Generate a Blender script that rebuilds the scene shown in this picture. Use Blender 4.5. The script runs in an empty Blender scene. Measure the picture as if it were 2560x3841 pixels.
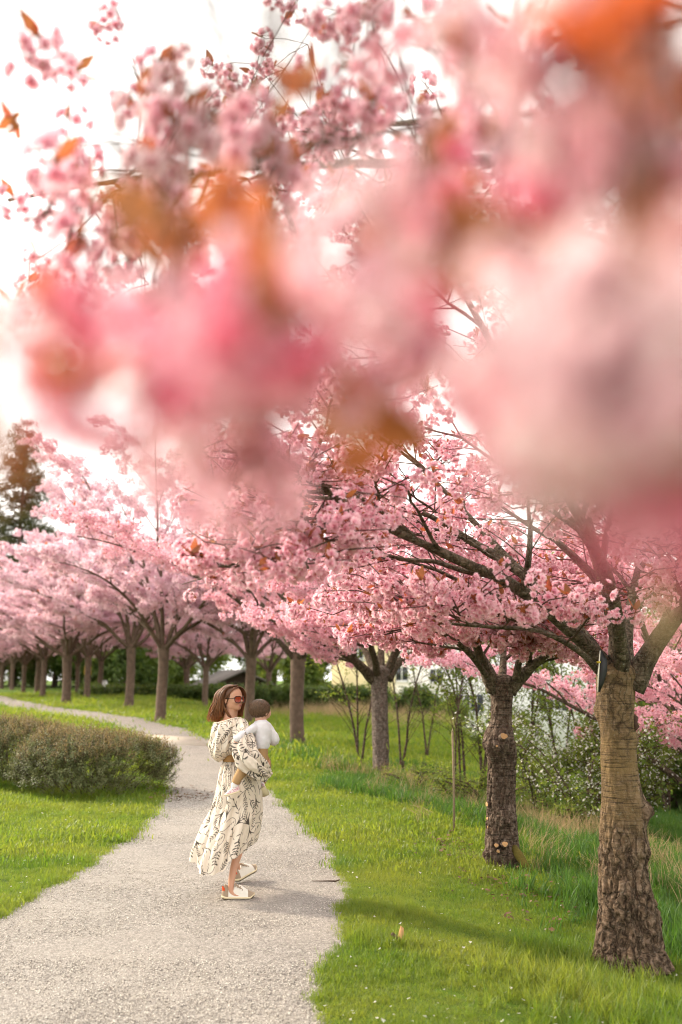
import bpy, math, random
import numpy as np
from mathutils import Vector, Matrix, noise as mnoise

S = bpy.context.scene
COL = S.collection
R = math.radians

# ------------------------------------------------------------------ camera
CAM_Z, PITCH, F = 1.61, R(9.6), 35.0 / 36.0 * 3841.0
cam_d = bpy.data.cameras.new('camera')
cam = bpy.data.objects.new('camera', cam_d)
COL.objects.link(cam)
cam.location = (0, 0, CAM_Z)
cam.rotation_euler = (R(90) + PITCH, 0, 0)
cam_d.sensor_width = 36
cam_d.sensor_fit = 'AUTO'
cam_d.lens = 35
cam_d.clip_start = 0.02
cam_d.clip_end = 3000
cam_d.dof.use_dof = True
cam_d.dof.focus_distance = 7.7
cam_d.dof.aperture_fstop = 1.5
S.camera = cam

# ------------------------------------------------------------------ sky
SUN_EL, SUN_AZ = R(27), math.atan2(-0.86, 0.50)      # azimuth from +Y towards +X
world = bpy.data.worlds.new('World')
S.world = world
world.use_nodes = True
wn, wl = world.node_tree.nodes, world.node_tree.links
wn.clear()
sky = wn.new('ShaderNodeTexSky')
sky.sky_type = 'NISHITA'
sky.sun_disc = False
sky.sun_elevation = SUN_EL
sky.sun_rotation = SUN_AZ
sky.air_density = 1.0
sky.dust_density = 3.0
tc = wn.new('ShaderNodeTexCoord')
mp = wn.new('ShaderNodeMapping')
mp.inputs['Scale'].default_value = (1.0, 1.0, 2.2)
nz = wn.new('ShaderNodeTexNoise')
nz.inputs['Scale'].default_value = 2.6
nz.inputs['Detail'].default_value = 7
nz.inputs['Roughness'].default_value = 0.58
rp = wn.new('ShaderNodeValToRGB')
rp.color_ramp.elements[0].position = 0.30
rp.color_ramp.elements[0].color = (0.80, 0.80, 0.80, 1)
rp.color_ramp.elements[1].position = 0.55
rp.color_ramp.elements[1].color = (0.97, 0.97, 0.97, 1)
nz2 = wn.new('ShaderNodeTexNoise')
nz2.inputs['Scale'].default_value = 4.5
nz2.inputs['Detail'].default_value = 6
rp2 = wn.new('ShaderNodeValToRGB')
rp2.color_ramp.elements[0].position = 0.35
rp2.color_ramp.elements[0].color = (9.8, 9.6, 9.2, 1)
rp2.color_ramp.elements[1].position = 0.65
rp2.color_ramp.elements[1].color = (13.0, 12.4, 11.5, 1)
mx = wn.new('ShaderNodeMix')
mx.data_type = 'RGBA'
bg = wn.new('ShaderNodeBackground')
bg.inputs['Strength'].default_value = 0.11
wo = wn.new('ShaderNodeOutputWorld')
wl.new(tc.outputs['Generated'], mp.inputs['Vector'])
wl.new(mp.outputs['Vector'], nz.inputs['Vector'])
wl.new(mp.outputs['Vector'], nz2.inputs['Vector'])
wl.new(nz.outputs['Fac'], rp.inputs['Fac'])
wl.new(nz2.outputs['Fac'], rp2.inputs['Fac'])
wl.new(rp.outputs['Color'], mx.inputs['Factor'])
wl.new(sky.outputs['Color'], mx.inputs[6])
wl.new(rp2.outputs['Color'], mx.inputs[7])
wl.new(mx.outputs[2], bg.inputs['Color'])
wl.new(bg.outputs['Background'], wo.inputs['Surface'])

sun_d = bpy.data.lights.new('sun', 'SUN')
sun_d.energy = 3.4
sun_d.angle = R(8.0)
sun_d.color = (1.0, 0.87, 0.68)
sun = bpy.data.objects.new('sun', sun_d)
COL.objects.link(sun)
sdir = Vector((math.sin(SUN_AZ) * math.cos(SUN_EL), math.cos(SUN_AZ) * math.cos(SUN_EL), math.sin(SUN_EL)))
sun.rotation_euler = sdir.to_track_quat('Z', 'Y').to_euler()
sun.location = sdir * 60

S.view_settings.view_transform = 'Standard'
S.view_settings.look = 'None'
S.view_settings.gamma = 1
S.view_settings.use_curve_mapping = False
S.view_settings.exposure = 1.10

S.render.engine = 'CYCLES'
cy = S.cycles
cy.use_denoising = True
cy.filter_width = 1.05
cy.max_bounces = 7
cy.diffuse_bounces = 4
cy.glossy_bounces = 2
cy.transmission_bounces = 5
cy.transparent_max_bounces = 6
cy.caustics_reflective = False
cy.caustics_refractive = False
cy.sample_clamp_indirect = 6
cy.use_adaptive_sampling = True
cy.adaptive_threshold = 0.012

# ------------------------------------------------------------------ helpers
CT, ST = math.cos(PITCH), math.sin(PITCH)


def at(px, py, Y):
    """the point at ground distance Y that is seen at photograph pixel (px, py)"""
    u, v = (px - 1280.0) / F, (1920.5 - py) / F
    k = Y / (CT - v * ST)
    return np.array((u * k, Y, CAM_Z + (ST + v * CT) * k))


def sm(a, b, x):
    t = np.clip((x - a) / (b - a), 0, 1)
    return t * t * (3 - 2 * t)


ROW_Y = np.array([-10, 0, 6.7, 9.7, 18, 24, 33, 46, 70, 200.0])
ROW_X = np.array([3.2, 2.4, 1.95, 1.56, 0.7, -1.05, -3.0, -6.3, -14, -60.0])


def wob(x, y, f, s=0.0):
    return (np.sin(x * f + 1.3 + s) * np.cos(y * f * 0.83 + 0.7 - s) + 0.5 * np.sin(x * f * 2.3 + y * f * 1.7 + s * 2)) / 1.5


def ground(x, y):
    x = np.asarray(x, float)
    y = np.asarray(y, float)
    s = x - np.interp(y, ROW_Y, ROW_X)
    rise = 0.0125 * np.clip(y - 8, 0, 100)
    z = rise
    z = z - 0.30 * sm(-1.2, 0.9, s) * sm(9.5, 18, y)
    z = z - 0.13 * np.clip(s - 0.3, 0, 5) * (1 - 0.8 * sm(22, 38, y))
    z = z - np.interp(y, [0, 7.6, 10, 13], [0.19, 0.19, 0.09, 0.0]) * sm(-1.7, 0.0, s)
    z = z - 1.8 * sm(4, 9, x) * sm(24, 40, y)
    z = z + 0.10 * sm(-3.4, -6.5, x) * sm(8, 16, y)
    z = z + (0.018 * wob(x, y, 1.1) + 0.012 * wob(x, y, 2.9, 1.0)) * sm(2.2, 2.6, np.abs(x + 1.2) + 0.5)
    return z


PATH = np.array([(-1.3, -8, 2.6), (-1.3, 2, 2.5), (-1.32, 5, 2.4), (-1.2, 7, 2.45), (-1.12, 8.5, 2.3), (-1.13, 9.6, 2.15),
                 (-1.3, 11.5, 1.8), (-1.75, 14.5, 1.5), (-2.2, 17, 1.5), (-2.95, 20.5, 1.5), (-3.9, 24, 1.6), (-5.2, 28, 1.8),
                 (-6.9, 31.5, 1.8), (-9.1, 35.5, 1.9), (-12.8, 42, 2.0), (-17.8, 52, 2.1), (-25, 68, 2.2), (-40, 100, 2.4)])


def path_line(n_per=14):
    P = []
    q = np.vstack([PATH[0] * 2 - PATH[1], PATH, PATH[-1] * 2 - PATH[-2]])
    for i in range(1, len(q) - 2):
        for t in np.arange(n_per) / n_per:
            a, b, c, d = q[i - 1], q[i], q[i + 1], q[i + 2]
            P.append(0.5 * ((2 * b) + (c - a) * t + (2 * a - 5 * b + 4 * c - d) * t * t + (3 * b - a - 3 * c + d) * t ** 3))
    return np.array(P)


PL = path_line()


def path_dist(x, y):
    """signed distance outside the path edge (negative on the path)"""
    x = np.atleast_1d(np.asarray(x, float))
    y = np.atleast_1d(np.asarray(y, float))
    out = np.full(x.shape, 1e9)
    for i in range(0, len(PL) - 1):
        a, b = PL[i], PL[i + 1]
        d = b[:2] - a[:2]
        L2 = d @ d
        t = np.clip(((x - a[0]) * d[0] + (y - a[1]) * d[1]) / L2, 0, 1)
        q = np.hypot(x - a[0] - d[0] * t, y - a[1] - d[1] * t) - (a[2] + (b[2] - a[2]) * t) / 2
        out = np.minimum(out, q)
    return out + 0.05 * wob(x, y, 5.0) + 0.03 * wob(x, y, 13.0, 2.0)


def tag(o, label=None, cat=None, group=None, kind=None):
    if label:
        o['label'] = label
    if cat:
        o['category'] = cat
    if group:
        o['group'] = group
    if kind:
        o['kind'] = kind
    return o


def empty(name, loc, label, cat, group=None, rz=0.0):
    o = bpy.data.objects.new(name, None)
    o.empty_display_size = 0.2
    COL.objects.link(o)
    o.location = loc
    o.rotation_euler = (0, 0, rz)
    return tag(o, label, cat, group)


def mesh_of(name, V, Fs, mats=(), mi=None, smooth=True):
    me = bpy.data.meshes.new(name)
    V = np.asarray(V, dtype=np.float32).reshape(-1, 3)
    if isinstance(Fs, np.ndarray):
        Fs = [Fs]
    loops, starts, n = [], [], 0
    for f in Fs:
        if isinstance(f, np.ndarray) and f.ndim == 2:
            k = f.shape[1]
            loops.append(f.reshape(-1))
            starts.append(n + np.arange(len(f)) * k)
            n += f.size
        else:
            a = np.asarray(f)
            loops.append(a)
            starts.append(np.array([n]))
            n += len(a)
    loops = np.concatenate(loops).astype(np.int32)
    starts = np.concatenate(starts).astype(np.int32)
    me.vertices.add(len(V))
    me.vertices.foreach_set('co', V.reshape(-1))
    me.loops.add(len(loops))
    me.loops.foreach_set('vertex_index', loops)
    me.polygons.add(len(starts))
    me.polygons.foreach_set('loop_start', starts)
    if mi is not None:
        me.polygons.foreach_set('material_index', np.asarray(mi, dtype=np.int32))
    me.update(calc_edges=True)
    me.validate()
    if smooth:
        me.polygons.foreach_set('use_smooth', np.ones(len(me.polygons), dtype=bool))
    for m in mats:
        me.materials.append(m)
    return me


def put(name, me, parent=None, kind=None, link=True):
    o = bpy.data.objects.new(name, me)
    if link:
        COL.objects.link(o)
    if parent is not None:
        o.parent = parent
    if kind:
        o['kind'] = kind
    return o


def attr(me, name, vals, typ='FLOAT'):
    a = me.attributes.new(name, typ, 'POINT')
    vals = np.asarray(vals, dtype=np.float32)
    if typ == 'FLOAT':
        a.data.foreach_set('value', vals.reshape(-1))
    elif typ == 'FLOAT_VECTOR':
        a.data.foreach_set('vector', vals.reshape(-1))
    elif typ == 'FLOAT_COLOR':
        a.data.foreach_set('color', vals.reshape(-1))


class MB:
    """collects pieces, then links them as one mesh"""

    def __init__(s):
        s.V, s.F, s.M, s.n = [], [], [], 0

    def add(s, V, Fs, m=0):
        V = np.asarray(V, float).reshape(-1, 3)
        if isinstance(Fs, np.ndarray):
            Fs = [Fs]
        for f in Fs:
            f = np.asarray(f)
            if f.ndim == 1:
                f = f.reshape(1, -1)
            if f.size == 0:
                continue
            s.F.append(f + s.n)
            s.M.append(np.full(len(f), m))
        s.V.append(V)
        s.n += len(V)
        return s

    def box(s, lo, hi, m=0):
        (a, b, c), (d, e, f) = lo, hi
        V = [(a, b, c), (d, b, c), (d, e, c), (a, e, c), (a, b, f), (d, b, f), (d, e, f), (a, e, f)]
        Fq = np.array([(0, 3, 2, 1), (4, 5, 6, 7), (0, 1, 5, 4), (1, 2, 6, 5), (2, 3, 7, 6), (3, 0, 4, 7)])
        return s.add(V, Fq, m)

    def tube(s, pts, rad, k=6, m=0, cap=True):
        V, Fq, caps = tube(pts, rad, k)
        s.add(V, [Fq] + (caps if cap else []), m)
        return s

    def mesh(s, name, mats=(), smooth=True):
        return mesh_of(name, np.vstack(s.V), s.F, mats, np.concatenate(s.M), smooth)

    def build(s, name, mats, parent=None, smooth=True, kind=None):
        if not isinstance(mats, (list, tuple)):
            mats = [mats]
        return put(name, s.mesh(name, mats, smooth), parent, kind)


def frames(pts):
    P = np.asarray(pts, float)
    T = np.gradient(P, axis=0)
    T /= np.linalg.norm(T, axis=1)[:, None] + 1e-12
    ref = np.array((0.0, 0, 1)) if abs(T[0][2]) < 0.9 else np.array((1.0, 0, 0))
    n = np.cross(T[0], ref)
    n /= np.linalg.norm(n)
    N = [n]
    for i in range(1, len(P)):
        n = N[-1] - T[i] * (N[-1] @ T[i])
        L = np.linalg.norm(n)
        n = n / L if L > 1e-9 else N[-1]
        N.append(n)
    N = np.array(N)
    return P, T, N, np.cross(T, N)


def tube(pts, rad, k=6):
    P, T, N, B = frames(pts)
    rad = np.broadcast_to(np.asarray(rad, float), (len(P),))
    a = np.arange(k) / k * 2 * math.pi
    V = P[:, None, :] + rad[:, None, None] * (np.cos(a)[None, :, None] * N[:, None, :] + np.sin(a)[None, :, None] * B[:, None, :])
    n = len(P)
    i = np.arange(n - 1)[:, None] * k
    j = np.arange(k)[None, :]
    j2 = (j + 1) % k
    Fq = np.stack([i + j, i + j2, i + k + j2, i + k + j], -1).reshape(-1, 4)
    return V.reshape(-1, 3), Fq, [np.arange(k)[::-1].reshape(1, -1), (np.arange(k) + (n - 1) * k).reshape(1, -1)]


def grid_faces(nr, nc, wrap=True, base=0):
    i = np.arange(nr - 1)[:, None] * nc
    j = np.arange(nc if wrap else nc - 1)[None, :]
    j2 = (j + 1) % nc
    return np.stack([i + j, i + j2, i + nc + j2, i + nc + j], -1).reshape(-1, 4) + base


# ---- value noise on arrays
_perm = np.random.default_rng(5).random(4096)


def vnoise(x, y, z):
    x, y, z = np.broadcast_arrays(np.asarray(x, float), y, z)
    xi, yi, zi = np.floor(x).astype(int), np.floor(y).astype(int), np.floor(z).astype(int)
    fx, fy, fz = x - xi, y - yi, z - zi
    fx, fy, fz = fx * fx * (3 - 2 * fx), fy * fy * (3 - 2 * fy), fz * fz * (3 - 2 * fz)

    def h(a, b, c):
        return _perm[(a * 73 + b * 179 + c * 283 + (a * b * 7) + (b * c * 13)) & 4095]
    r = 0
    for dx in (0, 1):
        for dy in (0, 1):
            for dz in (0, 1):
                w = (fx if dx else 1 - fx) * (fy if dy else 1 - fy) * (fz if dz else 1 - fz)
                r = r + w * h(xi + dx, yi + dy, zi + dz)
    return r * 2 - 1


def fnoise(x, y, z, o=3):
    r, a = 0, 1.0
    for k in range(o):
        r = r + a * vnoise(x * 2 ** k + 17 * k, y * 2 ** k + 5 * k, z * 2 ** k + 9 * k)
        a *= 0.5
    return r


# ------------------------------------------------------------------ materials
class NT:
    def __init__(s, name):
        s.m = bpy.data.materials.new(name)
        s.m.use_nodes = True
        s.t = s.m.node_tree
        s.t.nodes.clear()
        s.out = s.t.nodes.new('ShaderNodeOutputMaterial')

    def n(s, typ, **kw):
        nd = s.t.nodes.new(typ)
        for k, v in kw.items():
            if k in nd.inputs.keys():
                inp = nd.inputs[k]
                if hasattr(v, 'is_output'):
                    s.t.links.new(v, inp)
                else:
                    inp.default_value = v
            else:
                setattr(nd, k, v)
        return nd

    def link(s, a, b):
        s.t.links.new(a, b)

    def noise(s, scale, detail=4, rough=0.5, vec=None, dist=0.0):
        nd = s.n('ShaderNodeTexNoise', Scale=scale, Detail=detail, Roughness=rough, Distortion=dist)
        if vec is not None:
            s.link(vec, nd.inputs['Vector'])
        return nd.outputs['Fac']

    def coord(s, which='Object', scale=None):
        c = s.n('ShaderNodeTexCoord').outputs[which]
        if scale:
            mpn = s.n('ShaderNodeMapping', Scale=scale)
            s.link(c, mpn.inputs['Vector'])
            return mpn.outputs['Vector']
        return c

    def ramp(s, fac, stops):
        nd = s.n('ShaderNodeValToRGB')
        s.link(fac, nd.inputs['Fac'])
        e = nd.color_ramp.elements
        while len(e) < len(stops):
            e.new(0.5)
        for k, (p, c) in enumerate(stops):
            e[k].position = p
            e[k].color = (*c, 1) if len(c) == 3 else c
        return nd.outputs['Color']

    def mix(s, fac, a, b, mode='MIX'):
        nd = s.n('ShaderNodeMix', data_type='RGBA', blend_type=mode)
        for inp, v in ((nd.inputs[0], fac), (nd.inputs[6], a), (nd.inputs[7], b)):
            if hasattr(v, 'is_output'):
                s.link(v, inp)
            elif isinstance(v, (int, float)):
                inp.default_value = v
            else:
                inp.default_value = (*v, 1)
        return nd.outputs[2]

    def math(s, op, a, b=0.0, clamp=False):
        nd = s.n('ShaderNodeMath', operation=op, use_clamp=clamp)
        for inp, v in ((nd.inputs[0], a), (nd.inputs[1], b)):
            if hasattr(v, 'is_output'):
                s.link(v, inp)
            else:
                inp.default_value = v
        return nd.outputs[0]

    def attr(s, name):
        return s.n('ShaderNodeAttribute', attribute_name=name).outputs['Fac']

    def rnd(s):
        return s.n('ShaderNodeObjectInfo').outputs['Random']

    def bump(s, h, strength=0.5, dist=0.01):
        nd = s.n('ShaderNodeBump', Strength=strength, Distance=dist)
        s.link(h, nd.inputs['Height'])
        return nd.outputs['Normal']

    def surf(s, col, rough=0.8, normal=None, spec=0.3, sheen=0.0):
        p = s.n('ShaderNodeBsdfPrincipled')
        if hasattr(col, 'is_output'):
            s.link(col, p.inputs['Base Color'])
        else:
            p.inputs['Base Color'].default_value = (*col, 1)
        if hasattr(rough, 'is_output'):
            s.link(rough, p.inputs['Roughness'])
        else:
            p.inputs['Roughness'].default_value = rough
        p.inputs['Specular IOR Level'].default_value = spec
        if sheen:
            p.inputs['Sheen Weight'].default_value = sheen
        if normal is not None:
            s.link(normal, p.inputs['Normal'])
        return p

    def done(s, sh):
        s.link(sh.outputs[0], s.out.inputs['Surface'])
        return s.m

    def leafy(s, col, trans_col, fac=0.45, rough=0.6, spec=0.2, normal=None):
        p = s.surf(col, rough, normal, spec)
        t = s.n('ShaderNodeBsdfTranslucent')
        if hasattr(trans_col, 'is_output'):
            s.link(trans_col, t.inputs['Color'])
        else:
            t.inputs['Color'].default_value = (*trans_col, 1)
        m = s.n('ShaderNodeMixShader')
        m.inputs[0].default_value = fac
        s.link(p.outputs[0], m.inputs[1])
        s.link(t.outputs[0], m.inputs[2])
        return s.done(m)


def M_plain(name, col, rough=0.7, spec=0.3, var=0.15, scale=30.0, bump=0.0, sheen=0.0):
    n = NT(name)
    f = n.noise(scale, 4, 0.6, n.coord('Object'))
    c = n.mix(n.ramp(f, [(0.3, (1 - var,) * 3), (0.7, (1 + var,) * 3)]), (0, 0, 0), (1, 1, 1))
    c = n.mix(1.0, col, n.ramp(f, [(0.3, (1 - var,) * 3), (0.7, (1.0,) * 3)]), 'MULTIPLY')
    nm = n.bump(f, bump, 0.004) if bump else None
    return n.done(n.surf(c, rough, nm, spec, sheen))


def M_petal(name, deep, pale, tdeep, tpale):
    n = NT(name)
    t = n.attr('tip')
    r = n.rnd()
    a = n.math('ADD', n.math('MULTIPLY', t, 0.75), n.math('ADD', n.math('MULTIPLY', r, 0.35), 0.10), True)
    c = n.mix(a, deep, pale)
    tcol = n.mix(a, tdeep, tpale)
    return n.leafy(c, tcol, 0.60, 0.75, 0.12)


def M_leaf(name, c0, c1, t0, t1, fac=0.45, rough=0.5, spec=0.25, patch=0.0):
    n = NT(name)
    r = n.rnd()
    a = n.math('FRACT', n.math('ADD', n.math('MULTIPLY', n.attr('tip'), 0.6), n.math('MULTIPLY', r, 0.7)))
    if patch:
        oi = n.n('ShaderNodeObjectInfo').outputs['Location']
        k = n.math('MULTIPLY', n.math('SUBTRACT', n.noise(patch, 4, 0.6, oi), 0.5), 2.6)
        a = n.math('ADD', n.math('MULTIPLY', a, 0.6), n.math('ADD', k, 0.22), True)
    return n.leafy(n.mix(a, c0, c1), n.mix(a, t0, t1), fac, rough, spec)
# ------------------------------------------------------------------ plant prototypes (kept out of the scene, used as shared meshes)
rng = np.random.default_rng(11)
MAT = {}
MAT['petal'] = M_petal('petal_pink', (0.68, 0.20, 0.32), (0.90, 0.64, 0.715), (0.78, 0.25, 0.38), (0.96, 0.68, 0.745))
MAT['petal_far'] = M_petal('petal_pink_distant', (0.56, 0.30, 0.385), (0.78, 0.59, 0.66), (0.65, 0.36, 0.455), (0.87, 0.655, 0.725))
MAT['petal_white'] = M_petal('petal_pale_pink', (0.82, 0.45, 0.53), (0.93, 0.80, 0.82), (0.88, 0.52, 0.6), (0.97, 0.84, 0.85))  # faded petals of some near clusters, with sunlight on them put into the colour
MAT['petal_deep'] = M_petal('petal_deep_pink', (0.66, 0.11, 0.22), (0.86, 0.33, 0.44), (0.80, 0.14, 0.27), (0.94, 0.40, 0.52))
MAT['bronze_bright'] = M_leaf('orange_leaf', (0.46, 0.11, 0.04), (0.42, 0.17, 0.05), (0.88, 0.21, 0.075), (0.80, 0.29, 0.08), 0.55)  # brighter copy of the bronze leaf; its luminous light is put into the colour
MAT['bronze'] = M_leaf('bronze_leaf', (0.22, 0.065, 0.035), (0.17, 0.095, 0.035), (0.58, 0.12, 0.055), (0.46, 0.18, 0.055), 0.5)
MAT['green'] = M_leaf('spring_leaf', (0.06, 0.11, 0.02), (0.12, 0.15, 0.03), (0.20, 0.30, 0.03), (0.33, 0.38, 0.06), 0.45)
MAT['darkgreen'] = M_leaf('dark_leaf', (0.045, 0.085, 0.02), (0.085, 0.12, 0.03), (0.11, 0.20, 0.02), (0.21, 0.27, 0.04), 0.38)
MAT['needle'] = M_leaf('needles', (0.025, 0.035, 0.012), (0.055, 0.055, 0.02), (0.05, 0.06, 0.01), (0.13, 0.10, 0.02), 0.25)
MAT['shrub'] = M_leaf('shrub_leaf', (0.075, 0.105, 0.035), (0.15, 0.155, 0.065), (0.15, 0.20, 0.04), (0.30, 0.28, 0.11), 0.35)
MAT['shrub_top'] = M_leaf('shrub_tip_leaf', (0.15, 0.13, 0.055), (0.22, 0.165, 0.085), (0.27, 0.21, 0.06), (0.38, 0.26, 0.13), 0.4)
MAT['white_petal'] = M_petal('white_petal', (0.70, 0.66, 0.58), (0.84, 0.82, 0.78), (0.7, 0.68, 0.6), (0.85, 0.84, 0.8))
MAT['grass'] = M_leaf('grass_blade', (0.055, 0.125, 0.015), (0.15, 0.18, 0.030), (0.18, 0.32, 0.016), (0.42, 0.46, 0.045), 0.45, 0.45, 0.3, 0.9)
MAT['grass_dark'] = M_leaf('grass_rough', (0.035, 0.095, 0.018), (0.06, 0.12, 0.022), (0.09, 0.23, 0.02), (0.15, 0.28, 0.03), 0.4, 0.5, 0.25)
MAT['straw'] = M_leaf('dry_grass', (0.30, 0.21, 0.11), (0.40, 0.30, 0.17), (0.35, 0.25, 0.12), (0.45, 0.34, 0.18), 0.35, 0.7, 0.1)
MAT['twig'] = M_plain('twig_bark', (0.085, 0.05, 0.035), 0.85, 0.2, 0.35, 40, 0.3)


def bark_material(name, dark, mid, light, band=1.0, lichen=0.25, upper=None, split=0.9):
    n = NT(name)
    c = n.coord('Object')
    lent = n.noise(1.0, 5, 0.6, n.coord('Object', (6, 6, 105)), 0.3)
    rough = n.noise(26, 7, 0.7, c, 0.4)
    col = n.ramp(rough, [(0.34, dark), (0.50, mid), (0.68, light)])
    lin = n.ramp(lent, [(0.36, (0.20,) * 3), (0.45, (0.85,) * 3), (0.62, (1.0,) * 3), (0.75, (1.2,) * 3)])
    smooth_col = n.mix(band, col, lin, 'MULTIPLY')
    h = n.math('ADD', n.math('MULTIPLY', rough, 0.9), n.math('MULTIPLY', lent, 0.6))
    if upper is not None:
        sx = n.n('ShaderNodeSeparateXYZ')
        n.link(c, sx.inputs[0])
        z = n.math('ADD', sx.outputs[2], n.math('MULTIPLY', n.math('SUBTRACT', n.noise(3.6, 5, 0.65, c), 0.5), 1.5))
        z = n.math('SUBTRACT', z, n.math('MULTIPLY', n.math('SUBTRACT', sx.outputs[0], 0.06), 9.0, True))
        k = n.math('MULTIPLY', n.math('SUBTRACT', z, split), 1.25, True)
        up = n.mix(n.noise(9, 4, 0.6, c), upper, tuple(v * 0.6 for v in upper))
        up = n.mix(band, up, lin, 'MULTIPLY')
        k2 = n.math('MULTIPLY', n.math('SUBTRACT', z, split + 0.80), 4.0, True)
        smooth_col = n.mix(k2, n.mix(k, col, up), n.mix(0.5, col, up))
    lf = n.noise(55, 3, 0.7, c)
    lm = n.ramp(lf, [(0.62, (0,) * 3), (0.68, (lichen,) * 3)])
    full = n.mix(lm, smooth_col, (0.34, 0.36, 0.30))
    fv = n.n('ShaderNodeTexVoronoi', feature='DISTANCE_TO_EDGE', Scale=1.0)
    wv = n.n('ShaderNodeMapping', Scale=(17, 17, 4.6))
    wob_ = n.n('ShaderNodeVectorMath', operation='ADD')
    nz_ = n.n('ShaderNodeTexNoise', Scale=9.0, Detail=4.0)
    n.link(c, nz_.inputs['Vector'])
    sc_ = n.n('ShaderNodeVectorMath', operation='SCALE')
    n.link(nz_.outputs['Color'], sc_.inputs[0])
    sc_.inputs['Scale'].default_value = 0.15
    n.link(c, wob_.inputs[0])
    n.link(sc_.outputs[0], wob_.inputs[1])
    n.link(wob_.outputs[0], wv.inputs['Vector'])
    n.link(wv.outputs[0], fv.inputs['Vector'])
    fis = n.ramp(fv.outputs['Distance'], [(0.0, (0.34,) * 3), (0.07, (0.85,) * 3), (0.25, (1.1,) * 3)])
    if upper is not None:
        fis = n.mix(n.math('SUBTRACT', k, k2), fis, (1, 1, 1))
        full = n.mix(1.0, full, fis, 'MULTIPLY')
        h = n.math('ADD', h, n.math('MULTIPLY', n.math('SUBTRACT', 1.0, k), n.math('MULTIPLY', n.math('MINIMUM', fv.outputs['Distance'], 0.2), 6.0)))
    else:
        full = n.mix(0.4, full, fis, 'MULTIPLY')
        h = n.math('ADD', h, n.math('MULTIPLY', n.math('MINIMUM', fv.outputs['Distance'], 0.2), 4.0))
    nm = n.bump(h, 0.9, 0.02)
    return n.done(n.surf(full, 0.88, nm, 0.2))


MAT['bark'] = bark_material('cherry_bark', (0.05, 0.03, 0.02), (0.13, 0.088, 0.062), (0.25, 0.195, 0.155), 0.9)
MAT['bark_grey'] = bark_material('grey_cherry_bark', (0.09, 0.065, 0.05), (0.17, 0.13, 0.105), (0.30, 0.255, 0.22), 0.5)
MAT['bark_ochre'] = bark_material('ochre_cherry_bark', (0.055, 0.032, 0.02), (0.145, 0.095, 0.06), (0.28, 0.20, 0.145), 1.0, 0.2, (0.25, 0.165, 0.072), 0.55)
MAT['bark_limb'] = bark_material('limb_bark', (0.045, 0.032, 0.021), (0.12, 0.088, 0.058), (0.23, 0.185, 0.135), 0.5, 0.5)
MAT['bark_far'] = M_plain('distant_bark', (0.165, 0.115, 0.085), 0.9, 0.15, 0.5, 6, 0.4)

PROTO = bpy.data.collections.new('prototypes')      # never linked to the scene


def patch(base, d, up, L, W, cup, nu=3, nv=3, notch=0.12):
    """a small cupped petal or leaf: nu x nv grid"""
    side = np.cross(d, up)
    side /= np.linalg.norm(side) + 1e-9
    V, T = [], []
    for i in range(nu):
        t = i / (nu - 1)
        w = W * (0.25 + 1.15 * t - 0.55 * t * t) if notch else W * math.sin(math.pi * min(max(t, 0.08), 0.96)) ** 0.8
        for j in range(nv):
            s = j / (nv - 1) * 2 - 1
            ll = L * t * (1 - (notch if (t == 1 and abs(s) < 0.3) else 0) * 1.0)
            V.append(base + d * ll + side * (s * w) + up * (cup * L * (t * t * 0.5 + s * s * 0.35 * t)))
            T.append(t)
    return np.array(V), grid_faces(nu, nv, False), T


def blossom_proto(name, seed, n_fl, layers, nu, nv, far=False, leaves=4, rad=0.052):
    r = np.random.default_rng(seed)
    m = MB()
    tips = []

    def addp(V, Fq, T, mi):
        m.add(V, Fq, mi)
        tips.extend(T)
    for k in range(n_fl):
        # flowers sit all round a hanging ball
        z = 0.35 - 1.25 * (k + 0.5) / n_fl + r.normal(0, 0.08)
        z = max(-0.98, min(0.9, z))
        a = k * 2.4 + r.normal(0, 0.2)
        ax = np.array((math.cos(a) * math.sqrt(1 - z * z), math.sin(a) * math.sqrt(1 - z * z), z))
        c = ax * rad * r.uniform(0.72, 1.1)
        ref = np.array((0, 0, 1.0)) if abs(ax[2]) < 0.9 else np.array((1.0, 0, 0))
        e1 = np.cross(ax, ref)
        e1 /= np.linalg.norm(e1)
        e2 = np.cross(ax, e1)
        fl = r.uniform(0.85, 1.2)
        if nu >= 3:
            V, Fq, caps = tube(np.array((np.zeros(3) + (0, 0, 0.02), c * 0.5 + (0, 0, 0.01), c)), (0.0011, 0.001, 0.0014), 4)
            m.add(V, Fq, 1)
            tips.extend([0.2] * len(V))
        for (np_, tilt, L) in layers:
            off = r.uniform(0, 6)
            for p in range(np_):
                b = off + p * 2 * math.pi / np_ + r.normal(0, 0.18)
                tl = tilt + r.normal(0, 0.16)
                d = (e1 * math.cos(b) + e2 * math.sin(b)) * math.cos(tl) + ax * math.sin(tl)
                up = np.cross(np.cross(d, ax), d)
                up /= np.linalg.norm(up) + 1e-9
                ln = L * fl * r.uniform(0.85, 1.15)
                V, Fq, T = patch(c, d, up, ln, ln * 0.42, r.uniform(0.1, 0.5), nu, nv)
                addp(V, Fq, T, 0)
    for k in range(leaves):
        a = r.uniform(0, 6.28)
        e = r.uniform(-0.1, 0.9)
        d = np.array((math.cos(a) * math.cos(e), math.sin(a) * math.cos(e), math.sin(e)))
        up = np.cross(np.cross(d, (0.1, 0.1, 1.0)), d)
        up /= np.linalg.norm(up) + 1e-9
        L = r.uniform(0.035, 0.075)
        V, Fq, T = patch(np.array((0, 0, 0.012)), d, up, L, L * 0.24, r.uniform(-0.4, 0.4), max(3, nu), nv, 0)
        addp(V, Fq, [k / max(1, leaves)] * len(T), 1)
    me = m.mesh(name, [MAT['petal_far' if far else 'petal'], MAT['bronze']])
    attr(me, 'tip', tips)
    return me


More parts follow.
